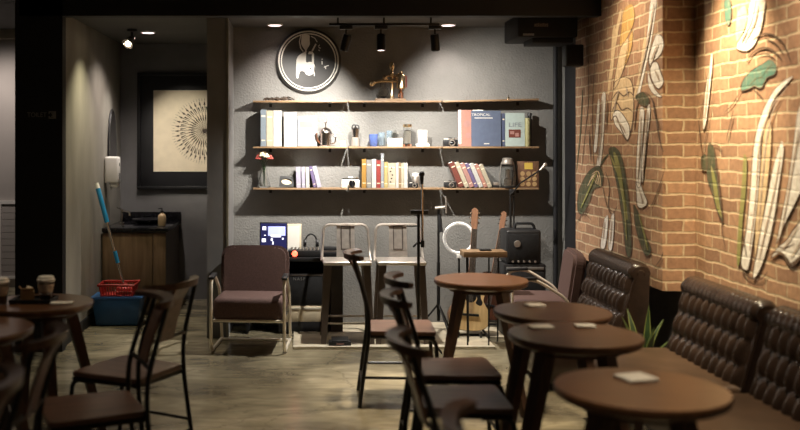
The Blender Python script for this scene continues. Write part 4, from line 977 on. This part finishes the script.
MB().tube([(.005, 0, zz(214)), (.02, -.02, zz(232))], .016).build('clutch', M['black_plastic'], t)
MB().tube([(-.03, -.02, zz(208)), (.05, -.03, zz(207))], .013).build('microphone', M['gun_metal'], t)
MB().tube([(0, 0, zz(213)), (0, -.02, zz(208))], .012).build('clip', M['black_plastic'], t)
MB().tube([(.055, -.03, zz(207)), (.062, -.03, zz(198))], .006).tube([(.06, -.03, zz(213)), (.055, -.03, zz(196))], .007).build('sleeve', M['gun_metal'], t)
t = thing('boom_stand', 'black boom microphone stand behind the black amplifier reaching the lantern', 'microphone stand', (X(512, 7.83), 7.83, .0206))
zz = lambda v, Y=7.83: Z(v, Y)-.0206
MB().tube([(-.012, 0, .05), (-.012, 0, zz(190))], .009).tube([(.016, 0, .4), (.016, 0, zz(196))], .007).build('pole', M['black_metal'], t)
legs = []; tripod(legs, .2, .06, .008, a0=.5)
for l in legs: l.build('leg', M['black_metal'], t)
MB().box((-.005, -.02, zz(192)), (.04, .03, .05), bev=.006).build('clutch', M['black_plastic'], t)
MB().tube([(-.03, -.04, zz(195)), (.0, -.045, zz(192)), (.05, -.075, zz(183)), (.21, -.10, zz(170))], .007).build('boom', M['black_metal'], t)
MB().tube([(.21, -.10, zz(170)), (.25, -.10, zz(165))], [.009, .014]).ball((.255, -.10, zz(164.5)), .017).build('microphone', M['gun_metal'], t)
rl = thing('ring_light', 'white ring light on a slim stand in front of the grey wall', 'ring light', (X(459, 7.8), 7.8, .0206))
zc = Z(238, 7.8)-.0206
MB().torus((0, 0, zc), .124, .0125, (PI/2, 0, 0), 48, 10).build('ring', mat('white ring diffuser', (.85, .83, .78), .35, var=.02, emit=(1, .95, .88), es=.35), rl)
MB().lohi((-.02, -.012, zc-.17), (.02, .012, zc-.134), bev=.004).build('holder', M['white'], rl)
MB().tube([(0, 0, .1), (0, 0, zc-.17)], .009).tube([(0, 0, .15), (0, 0, zc-.3)], .013).build('pole', M['black_metal'], rl)
legs = []; tripod(legs, .26, .085, .008, a0=.3)
for l in legs: l.build('leg', M['black_metal'], rl)
# tall thin stand with a wooden top
t = thing('plant_stand', 'tall stand with a small plank top on thin black legs', 'side table', (X(483.5, 7.2), 7.2, .0206))
zz = lambda v, Y=7.2: Z(v, Y)-.0206
zt_ = zz(250.5)
MB().lohi((-.168, -.08, zt_-.045), (.168, .10, zt_), bev=.004).build('top', M['shelf_edge'], t)
for (lx, ly) in ((-.14, -.06), (-.11, .07), (.03, -.06), (.13, .07)): MB().tube([(lx, ly, zt_-.045), (lx*.95, ly, 0)], .0065).build('leg', M['black_metal'], t)
t = thing('phone', 'black phone lying on the small plank topped stand', 'phone', (X(485, 7.2), 7.19, .0206+zt_+.0006))
MB().lohi((-.045, -.03, 0), (.045, .03, .012), bev=.004).build('body', M['black_plastic'], t); MB().lohi((-.038, -.024, .0122), (.038, .024, .0128)).build('glass', M['black_stone'], t, smooth=False)

def guitar(label, loc, rot, top, acoustic=True):
    t = thing('guitar', label, 'guitar', loc); t.rotation_euler = rot
    half = [(0, 0), (.09, .008), (.150, .045), (.168, .11), (.155, .175), (.118, .235), (.108, .265), (.118, .315), (.128, .36), (.115, .41), (.075, .438), (.03, .445)]
    cut = [(.03, .425), (.05, .375), (.085, .365), (.118, .385), (.128, .36), (.118, .315), (.108, .265), (.118, .235), (.155, .175), (.168, .11), (.150, .045), (.09, .008)]
    out = catmull([(-a, b_) for a, b_ in half] + cut, True, 4)
    # body front at y=0, thickness towards +y
    o = MB().prism([(p_.x, .004, p_.y) for p_ in out], (0, .085 if acoustic else .04, 0)); o.build('body', M['guitar_side' if acoustic else 'sunburst_body'], t)
    MB().prism([(p_.x*.985, 0, .004+p_.y*.985) for p_ in out], (0, .0038, 0)).build('soundboard', M[top], t, smooth=False)
    if acoustic:
        MB().lathe([(0, 0), (.048, 0), (.048, .0006), (0, .0006)], n=32, rot=(PI/2, 0, 0), c=(0, -.0002, .285)).build('sound_hole', M['black_paint'], t)
        MB().prism([(p_.x, -.0003, p_.y) for p_ in catmull([(.035, .315), (.055, .275), (.045, .235), (.085, .215), (.10, .245), (.085, .275), (.075, .31)], True, 4)], (0, -.001, 0)).build('pick_guard', M['black_plastic'], t, smooth=False)
    MB().lohi((-.075, -.011, .125), (.075, -.0003, .145), bev=.003).build('bridge', M['black_plastic'], t)
    MB().bar((0, .006, .40), (0, .006, .86), .054, .018, up=(0, 1, 0), w2=.044).build('neck', M['neck_wood'], t)
    MB().bar((0, -.006, .34), (0, -.006, .855), .052, .006, up=(0, 1, 0), w2=.042).build('fretboard', M['twig'], t)
    hd = MB().prism([(-.022, .0, .86), (.022, .0, .86), (.028, .01, .90), (.025, .02, 1.02), (.0, .022, 1.04), (-.025, .02, 1.02), (-.028, .01, .90)], (0, .014, 0)).build('headstock', M['neck_wood'], t, smooth=False)
    for k in range(3):
        for sx in (-1, 1): MB().tube([(sx*.026, .018, .91+k*.042), (sx*.042, .018, .91+k*.042)], .006).build('tuning_peg', M['chrome'], hd)
    st_ = MB()
    for k in range(6): st_.tube([(-.018+.0072*k, -.0105, .14), (-.0145+.0058*k, -.0105, .86)], .0009, 4)
    st_.build('strings', M['gun_metal'], t)
    t.scale = (.98, 1, .955)
    return t
g1 = guitar('pale topped acoustic guitar standing behind the small round table', (X(468.5, 7.47), 7.46, .066), (-.10, .075, 0), 'guitar_top')
g2 = guitar('dark bodied guitar leaning with its neck against the black amplifier', (X(486, 7.86), 7.86, .085), (-.12, .20, 0), 'sunburst_body', False); g2.scale = (.9, 1, .90)
def guitar_stand(x, y, label, h):
    t = thing('guitar_stand', label, 'guitar stand', (x, y, .0206), group='guitar stands')
    for sx in (-1, 1): MB().tube(fillet([(0, .165, .34), (sx*.12, .13, .05), (sx*.15, -.075, .008)], .02), .009).build('leg', M['black_metal'], t)
    MB().tube(fillet([(0, .165, .34), (0, .19, .1), (0, .21, .008)], .03), .009).build('leg', M['black_metal'], t)
    for sx in (-1, 1): MB().tube(fillet([(sx*.09, .03, h-.012), (sx*.09, -.06, h-.012), (sx*.09, -.075, h+.03)], .02), .008).build('hook', M['black_plastic'], t)
    MB().tube([(-.14, .03, h-.012), (.14, .03, h-.012)], .008).build('cross_bar', M['black_metal'], t)
guitar_stand(g1.location.x, 7.47, 'black floor stand holding the acoustic guitar', .020)
guitar_stand(g2.location.x+.0, 7.83, 'black floor stand holding the dark guitar', .034)
# speaker stack
t = thing('speaker_cabinet', 'black speaker cabinet on the platform under the small black amplifier', 'speaker', (X(525, 7.47), 7.47, .0206))
w = 42*7.5/F; hsp = Z(264, 7.5)-.0206
MB().lohi((-w/2, 0, 0), (w/2, .27, hsp), bev=.01).build('cabinet', M['black_plastic'], t)
MB().lohi((-w/2+.02, -.008, .02), (w/2-.02, -.0005, hsp-.06), bev=.003).build('grille', M['black_cloth'], t)
MB().lohi((-w/2+.02, -.006, hsp-.045), (w/2-.02, -.0005, hsp-.02), bev=.002).build('control_strip', M['sign_grey'], t)
t = thing('combo_amplifier', 'small black amplifier with an oval badge and arched handle', 'amplifier', (X(524, 7.475), 7.475, .0206+hsp+.0006))
w = 35*7.5/F; hc = Z(230, 7.5)-(.0206+hsp)
MB().lohi((-w/2, 0, 0), (w/2, .26, hc), bev=.022, seg=3).build('cabinet', M['black_plastic'], t)
MB().lohi((-w/2+.02, -.007, .04), (w/2-.02, -.0005, hc-.03), bev=.003).build('grille', M['black_cloth'], t)
MB().lathe([(0, 0), (.028, 0), (.026, .004), (0, .005)], n=24, rot=(PI/2, 0, 0), c=(-.055, -.0072, hc*.60)).build('badge', M['gun_metal'], t).scale = (1, 1, 1)
MB().tube(fillet([(-.05, .12, hc-.004), (-.045, .12, hc+.045), (.10, .12, hc+.045), (.115, .12, hc-.004)], .05, 6), .011).build('handle', M['black_cloth'], t)
kb = MB()
for q in range(5): kb.lathe([(.010, 0), (.008, .012), (0, .012)], n=10, rot=(PI/2, 0, 0), c=(-.09+.045*q, -.0005, .022))
kb.build('knobs', M['gun_metal'], t)

# ------------------------------------------------------------------ tables
def make_table(label):
    t = thing('cafe_table', label, 'table', (0, 0, 0), group='round cafe tables')
    R = .28
    MB().lathe([(0, .712), (R*.93, .712), (R*.985, .722), (R, .735), (R, .743), (R*.985, .75), (0, .75)], n=64).build('tabletop', M['table_wood'], t)
    MB().lathe([(0, .682), (.19, .682), (.19, .7115), (0, .7115)], n=32).build('apron', M['leg_wood'], t)
    for k in range(4):
        a = PI/4+k*PI/2; c_, s2 = math.cos(a), math.sin(a)
        MB().bar((.165*c_, .165*s2, .70), (.35*c_, .35*s2, 0), .056, .056, up=(-s2, c_, 0), w2=.034, d2=.034).build('leg', M['leg_wood'], t)
    return t
YT = [(481, 279, 'small round cafe table in front of the acoustic guitar'), (552, 310.5, 'round cafe table bearing one napkin, just behind the second napkin table'), (575, 334, 'round cafe table bearing two napkins, second from the tufted sofa end'),
      (641, 387.5, 'round cafe table nearest the tan sofa seat, one napkin at its centre')]
tabs = []
base = None
def place_table(u, v, label, rz):
    global base
    Y = F*(H-.75)/(v-V0); loc = (X(u, Y), Y, 0)
    if base is None: base = make_table(label); base.location = loc; base.rotation_euler = (0, 0, rz); t = base
    else: t = dup(base, loc, rz, label)
    tabs.append(loc); return t
for i, (u, v, lab) in enumerate(YT): place_table(u, v, lab, (-.187, -.22, -.25, -.3)[i])
place_table(38, 302, 'round cafe table with takeaway cups on a tray', -.25)
place_table(-32, 328, 'round cafe table cut off by the picture edge near the drink cups', .15)
def napkin(u, v, label, w=.07, d=.07, rz=0., n=1, tz=.7505):
    Y = F*(H-.75)/(v-V0)
    t = thing('napkin', label, 'napkin', (X(u, Y), Y, tz), rz, group='folded napkins on the cafe tables')
    for q in range(2): MB().box((0, 0, .0025+q*.0045), (w, d, .004), rot=(0, 0, .04*q), bev=.0008).build('fold', M['paper'], t)
napkin(535, 306, 'white napkin on the table behind the two napkin table', .09, .07, .2)
napkin(541, 328, 'white napkin farther from the sofas on the two napkin table', .10, .07, .1)
napkin(585, 327, 'white napkin nearer the sofas on the two napkin table', .085, .06, -.1)
napkin(636, 379, 'white napkin on the table nearest the tan sofa seat', .11, .10, .3)
napkin(62, 304, 'white napkin beside the tray of takeaway cups', .11, .06, .05)
# tray, cups and snack on the left table
Yc = 4.8
t = thing('serving_tray', 'dark serving tray under the takeaway cups', 'tray', (X(34, 4.78), 4.78, .7505))
MB().lohi((-.105, -.08, 0), (.105, .08, .006), bev=.002).lohi((-.105, -.08, .0065), (.105, -.072, .02)).lohi((-.105, .072, .0065), (.105, .08, .02)).lohi((-.105, -.072, .0065), (-.097, .072, .02)).lohi((.097, -.072, .0065), (.105, .072, .02)).build('tray_body', M['black_plastic'], t, smooth=False)
def cup(u, Y, label, fill, z0, hh=.115):
    t = thing('takeaway_cup', label, 'cup', (X(u, Y), Y, z0), group='clear takeaway cups')
    MB().lathe([(0, 0), (.028, 0), (.031, .003), (.042, hh), (.040, hh), (.029, .005), (0, .004)], n=28).build('cup', M['glass'], t)
    MB().lathe([(0, .0055), (.0285, .006), (.0285+.011*fill/hh, fill), (0, fill)], n=28).build('drink', M['coffee'], t)
    MB().lathe([(.0435, hh-.004), (.046, hh), (.046, hh+.008), (.042, hh+.010), (.038, hh+.024), (.012, hh+.026), (.0, hh+.026)], n=28).build('lid', mat('frosted cup lid', (.85, .82, .76), .35, var=.05), t)
    MB().lathe([(.0345+.0, hh*.40), (.0425, hh*.86), (.0415, hh*.86), (.0338, hh*.40)], n=28).build('milk_foam', mat('milky coffee film', (.62, .52, .43), .5, var=.3, scale=40), t)
cup(46, 4.78, 'takeaway cup with dark coffee at the end of the tray', .032, .7575, .10)
cup(0.5, 4.72, 'takeaway cup beside the kraft snack box at the picture edge', .05, .7506, .105)
t = thing('snack_box', 'open kraft snack box between two takeaway cups', 'box', (X(28, 4.78), 4.77, .7575), .3)
MB().lohi((-.034, -.024, 0), (.034, .024, .05), bev=.001).build('box_body', M['kraft'], t)
MB().box((-.03, 0, .06), (.004, .046, .034), rot=(0, -.6, 0)).box((.0, -.026, .058), (.06, .004, .026), rot=(.7, 0, 0)).build('flap', M['kraft'], t)
MB().box((.01, .002, .058), (.03, .03, .022), rot=(.3, .4, .2), bev=.004).build('paper', M['cream_paper'], t)

# ------------------------------------------------------------------ cafe chairs
def make_chair(label):
    t = thing('cafe_chair', label, 'chair', (0, 0, 0), group='black framed wooden cafe chairs')
    # faces +X
    hs = .45; mm = M['black_metal']
    out = fillet([(-.20, -.185, hs), (.20, -.205, hs), (.20, .205, hs), (-.20, .185, hs)], .035, 4, True)
    MB().prism([Vector((p_.x, p_.y, hs-.024)) for p_ in out], (0, 0, .024), bev=.004).build('seat', M['seat_wood'], t)
    MB().tube([(-.19, -.172, hs-.036), (.185, -.190, hs-.036), (.185, .190, hs-.036), (-.19, .172, hs-.036)], .0115, closed=True).build('seat_frame', mm, t)
    for s in (-1, 1):
        MB().tube(fillet([(-.255, s*.195, 0), (-.198, s*.182, hs-.03), (-.200, s*.178, hs+.13), (-.290, s*.158, .875)], .08, 5), .0115, 8).build('rear_leg', mm, t)
        MB().tube(fillet([(.06, s*.188, hs-.04), (.195, s*.192, hs-.04), (.225, s*.20, 0)], .05, 5), .0115, 8).build('front_leg', mm, t)
        MB().tube([(-.233, s*.190, .175), (.213, s*.197, .175)], .008).build('side_stretcher', mm, t)
    MB().tube([(-.239, -.191, .125), (-.239, .191, .125)], .008).build('rear_stretcher', mm, t)
    MB().tube([(.215, -.196, .13), (.215, .196, .13)], .008).build('front_stretcher', mm, t)
    MB().tube([(-.214, -.175, hs+.165), (-.222, 0, hs+.165), (-.214, .175, hs+.165)], .0095).build('cross_rail', mm, t)
    # splat: curved plank
    rows = []; 
    o = MB(); fr = [(-.222, hs+.155), (-.25, hs+.26), (-.285, hs+.36), (-.322, .868)]
    for (xa, za), (xb, zb) in zip(fr, fr[1:]): o.bar((xa, 0, za), (xb, 0, zb), .115, .012, up=(1, 0, 0))
    o.build('splat', M['seat_wood'], t, smooth=False)
    # bowed top rail: a flat curved strip of bent wood
    n = 18; o = MB(); bm = bmesh.new(); ring = []
    for q in range(n+1):
        a = -1+2*q/n; y = .205*math.sin(a*1.25)/math.sin(1.25); x = -.33+.09*(1-math.cos(a*1.25))/(1-math.cos(1.25))
        e = .5+.5*min(1, (1-abs(a))*6)
        ring.append([bm.verts.new((x-.011*e-.006, y, .868)), bm.verts.new((x+.022*e, y*.93, .872)), bm.verts.new((x+.022*e, y*.93, .892)), bm.verts.new((x-.011*e-.010, y, .90))])
    for a_, b_ in zip(ring, ring[1:]):
        for k in range(4): bm.faces.new((a_[k], a_[(k+1) % 4], b_[(k+1) % 4], b_[k]))
    bm.faces.new(ring[0][::-1]); bm.faces.new(ring[-1]); bmesh.ops.recalc_face_normals(bm, faces=bm.faces)
    o._merge(bm); o.build('top_rail', M['dark_wood'], t)
    return t
ch = None
def chair(x, y, deg, label):
    global ch
    if ch is None: ch = make_chair(label); ch.location = (x, y, 0); ch.rotation_euler = (0, 0, math.radians(deg)); return ch
    return dup(ch, (x, y, 0), math.radians(deg), label)
chair(.585, 5.70, -2, 'wooden cafe chair in front of the bar stools')
chair(.745, 4.645, 1, 'wooden cafe chair, second behind the blurred chair row, at the one napkin table')
chair(.68, 4.09, 0, 'wooden cafe chair drawn up to the two napkin table')
chair(X(488, 3.2), 3.2, 4, 'blurred wooden cafe chair whose seat is below the picture edge, by the nearest napkin table')
chair(.67, 2.2, 0, 'nearest wooden cafe chair, only its curved back rail at the bottom edge')
chair(-.875, 4.63, 152, 'wooden cafe chair turned away toward the table with takeaway cups')
chair(-.91, 3.95, 203, 'wooden cafe chair whose seat corner covers the other chair by the cups')
chair(-1.19, 3.27, 178, 'blurred wooden cafe chair with a lit back rail before the table edge')
chair(-1.15, 2.60, 180, 'blurred wooden cafe chair at the picture edge, only its back rail in view')

# ------------------------------------------------------------------ tufted sofas along the brick wall
def make_sofa(label, L=.90):
    t = thing('tufted_sofa', label, 'sofa', (0, 0, 0), group='brown tufted sofas along the brick wall')
    # local: faces -X, length along Y (0..L), wall side at x=.20
    zb, zt_ = .37, .74
    def xf(z): return -.06+.10*(z-zb)/(zt_-zb)
    NU, NV = 72, 40; rows = []
    for i in range(NV+1):
        v = i/NV; z = zb+(zt_-zb)*v; r = []
        for j in range(NU+1):
            u = j/NU; cols = 11; rw = 3.0
            row = int(min(v*rw, rw-1e-6)); sh = .5*(row % 2)
            puff = abs(math.sin(PI*(u*cols+sh)))**.55 * abs(math.sin(PI*(v*rw)))**.45
            edge = min(1, min(u, 1-u)*14, 1)
            r.append((xf(z)-.036*puff*edge+.02*(1-edge), u*L, z))
        rows.append(r)
    o = MB().grid(rows); o.build('tufted_front', M['leather'], t, ang=80)
    MB().prism([(xf(zb)+.008, 0.004, zb), (.13, 0.004, zb), (.14, 0.004, zt_+.01), (xf(zt_)+.008, 0.004, zt_)], (0, L-.008, 0)).build('back_shell', M['leather'], t)
    # rolled padded top, gathered in folds
    rows = []; nA = 14
    for j in range(NU+1):
        u = j/NU; fold = .006*abs(math.sin(PI*u*18)); r = []
        for k in range(nA+1):
            a = PI*1.15-PI*1.35*k/nA
            dd = min(1, min(u, 1-u)/.05); endr = .25+.75*math.sqrt(max(0, 1-(1-dd)**2))
            r.append((.085+(.074-fold)*endr*math.cos(a), u*L, zt_+.005+(.070-fold)*endr*math.sin(a)))
        rows.append(r)
    o = MB().grid(rows)
    o.prism([(.085+.06*math.cos(2*PI*k/16), .003, zt_+.005+.045*math.sin(2*PI*k/16)) for k in range(16)], (0, .004, 0)).prism([(.085+.06*math.cos(2*PI*k/16), L-.007, zt_+.005+.045*math.sin(2*PI*k/16)) for k in range(16)], (0, .004, 0))
    o.build('top_roll', M['leather'], t, ang=60)
    MB().box((-.30, L/2, .335), (.55, L-.01, .14), bev=.035, seg=4).build('seat', M['leather_seat'], t)
    MB().lohi((-.55, .012, .06), (.17, L-.012, .262), bev=.006).build('base', M['leather'], t)
    for lx in (-.50, .12):
        for ly in (.07, L-.07): MB().bar((lx, ly, .06), (lx, ly, 0), .05, .05, w2=.035, d2=.035).build('foot', M['black_metal'], t)
    return t
so = make_sofa('brown tufted leather sofa beside the maroon armchair'); so.location = (2.03, 5.85, 0)
dup(so, (2.12, 4.42, 0), 0, 'brown tufted leather sofa beside the snake plant and nearest napkin table')
dup(so, (2.12, 3.44, 0), 0, 'brown tufted leather sofa cut off by the picture edge')
# snake plant in a pot
px, py = X(643, 5.66), 5.66
t = thing('snake_plant', 'yellow edged snake plant in a dark pot between two tufted sofas', 'plant', (px, py, 0))
MB().lathe([(0, 0), (.09, 0), (.10, .01), (.125, .2), (.13, .215), (.115, .215), (.11, .19), (0, .19)], n=28).build('pot', M['terracotta'], t)
random.seed(11)
for q in range(9):
    a = q*2.4; r0 = .02+.05*(q % 4)/3; hh = random.uniform(.22, .42); lean = random.uniform(.03, .16); tw = random.uniform(-.5, .5)
    bx_, by_ = r0*math.cos(a), r0*math.sin(a); L_, E_ = [], []
    n = 9
    for k in range(n+1):
        s = k/n; w = .024*math.sin(PI*(.22+.78*s))+.001; cx_ = bx_+lean*s*s*math.cos(a); cy_ = by_+lean*s*s*math.sin(a); b2 = a+PI/2+tw*s
        L_.append([(cx_-math.cos(b2)*w*f_, cy_-math.sin(b2)*w*f_, .185+hh*s) for f_ in (-1, -.72, 0, .72, 1)])
    bm = bmesh.new(); vs = [[bm.verts.new(p_) for p_ in r] for r in L_]; vc = [[bm.verts.new((p_[0]+.004*math.cos(a), p_[1]+.004*math.sin(a), p_[2])) for p_ in r] for r in L_]
    o = MB()
    for gi, gset in enumerate((vs, vc)):
        for i in range(n):
            for j in range(4):
                fc = bm.faces.new((gset[i][j], gset[i][j+1], gset[i+1][j+1], gset[i+1][j])); fc.material_index = 1 if j in (0, 3) else 0
    o.bm.free(); o.bm = bm
    o.build('leaf', [M['leaf'], M['leaf_edge']], t)

# ------------------------------------------------------------------ light
def spot(loc, aim, power, col, size, blend=.5, r=.03):
    l = bpy.data.lights.new('spot', 'SPOT'); l.energy = power; l.color = col; l.spot_size = math.radians(size); l.spot_blend = blend; l.shadow_soft_size = r
    o = bpy.data.objects.new('spot_lamp', l); COL.objects.link(o); o.location = loc
    o.rotation_euler = (Vector(aim)-Vector(loc)).to_track_quat('-Z', 'Y').to_euler(); return o
WARM = (1, .82, .58); NEU = (1, .94, .85); PINK = (1, .86, .78)
zl = zr-.24
spot((X(346, 7.2)-.02, 7.22, zl), P(299, 130, YW), 190, NEU, 78, 1, .02)
spot((X(381, 7.2), 7.19, zl), (X(385, 7.2), 7.62, 0), 250, NEU, 138, .9, .02)
spot((X(435, 7.2)+.01, 7.22, zl), P(488, 145, YW), 98, NEU, 112, 1, .02)
for u in (275, 448): spot((X(u, 7.86), 7.86, CE-.03), (X(u, 7.86), 7.80, 0), 16, PINK, 120, .8, .05)
# wash niche
spot((X(148, 8.38), 8.38, CE-.03), (X(148, 8.38), 8.36, 0), 55, PINK, 130, .8, .05)
spot((XL+.42, 7.75, CE-.02), (XL+.02, 7.72, 1.1), 62, (1, .90, .60), 84, 1, .03)
spot((XL+.40, 8.75, CE-.1), (XL+.03, 8.8, 1.1), 45, (1, .92, .84), 66, 1, .03)
spot((X(132, 8.2), 8.15, CE-.16), P(190, 140, YN), 120, (1, .91, .76), 44, .8, .03)
# room beyond the column
spot((-3.4, 9.3, 2.7), (-3.2, 10.2, .9), 60, (1, .88, .80), 120, .8, .1)
# brick wall washers above the picture
spot((1.90, 5.22, 3.14), (2.43, 5.25, 1.5), 620, (1, .82, .52), 54, 1, .04)
spot((1.75, 3.9, 3.1), (2.43, 4.2, 1.2), 230, (1, .83, .60), 88, .8, .04)
spot((1.5, 6.35, 3.1), (2.23, 6.2, 1.3), 150, (1, .82, .58), 90, .9, .05)
# unseen spots added under the high ceiling to brighten tables, cups and floor
for (x, y, p_, sz) in ((1.0, 5.75, 380, 40), (.5, 5.7, 160, 54), (-1.3, 4.8, 55, 55), (1.05, 2.75, 120, 46), (-1.2, 3.0, 16, 90), (.5, 1.9, 14, 90)):
    spot((x, y, 3.1), (x, y-.1, 0), p_, WARM, sz, .8, .08)
wd = bpy.data.worlds.new('cafe air'); S.world = wd; wd.use_nodes = True
wd.node_tree.nodes['Background'].inputs[0].default_value = (1, .84, .66, 1); wd.node_tree.nodes['Background'].inputs[1].default_value = .025

# ------------------------------------------------------------------ camera
cd = bpy.data.cameras.new('camera'); cam = bpy.data.objects.new('camera', cd); COL.objects.link(cam)
cam.location = (0, 0, H); cam.rotation_euler = (PI/2, 0, 0)
cd.sensor_width = 36; cd.lens = 36*F/800
cd.shift_x = (400-U0)/800; cd.shift_y = -(215-V0)/800
cd.dof.use_dof = True; cd.dof.focus_distance = 7.7; cd.dof.aperture_fstop = 1.4
S.camera = cam
S.view_settings.view_transform = 'Standard'; S.view_settings.look = 'None'; S.view_settings.gamma = 1; S.view_settings.use_curve_mapping = False
S.view_settings.exposure = 0.0
S.cycles.use_denoising = True
S.cycles.max_bounces = 10
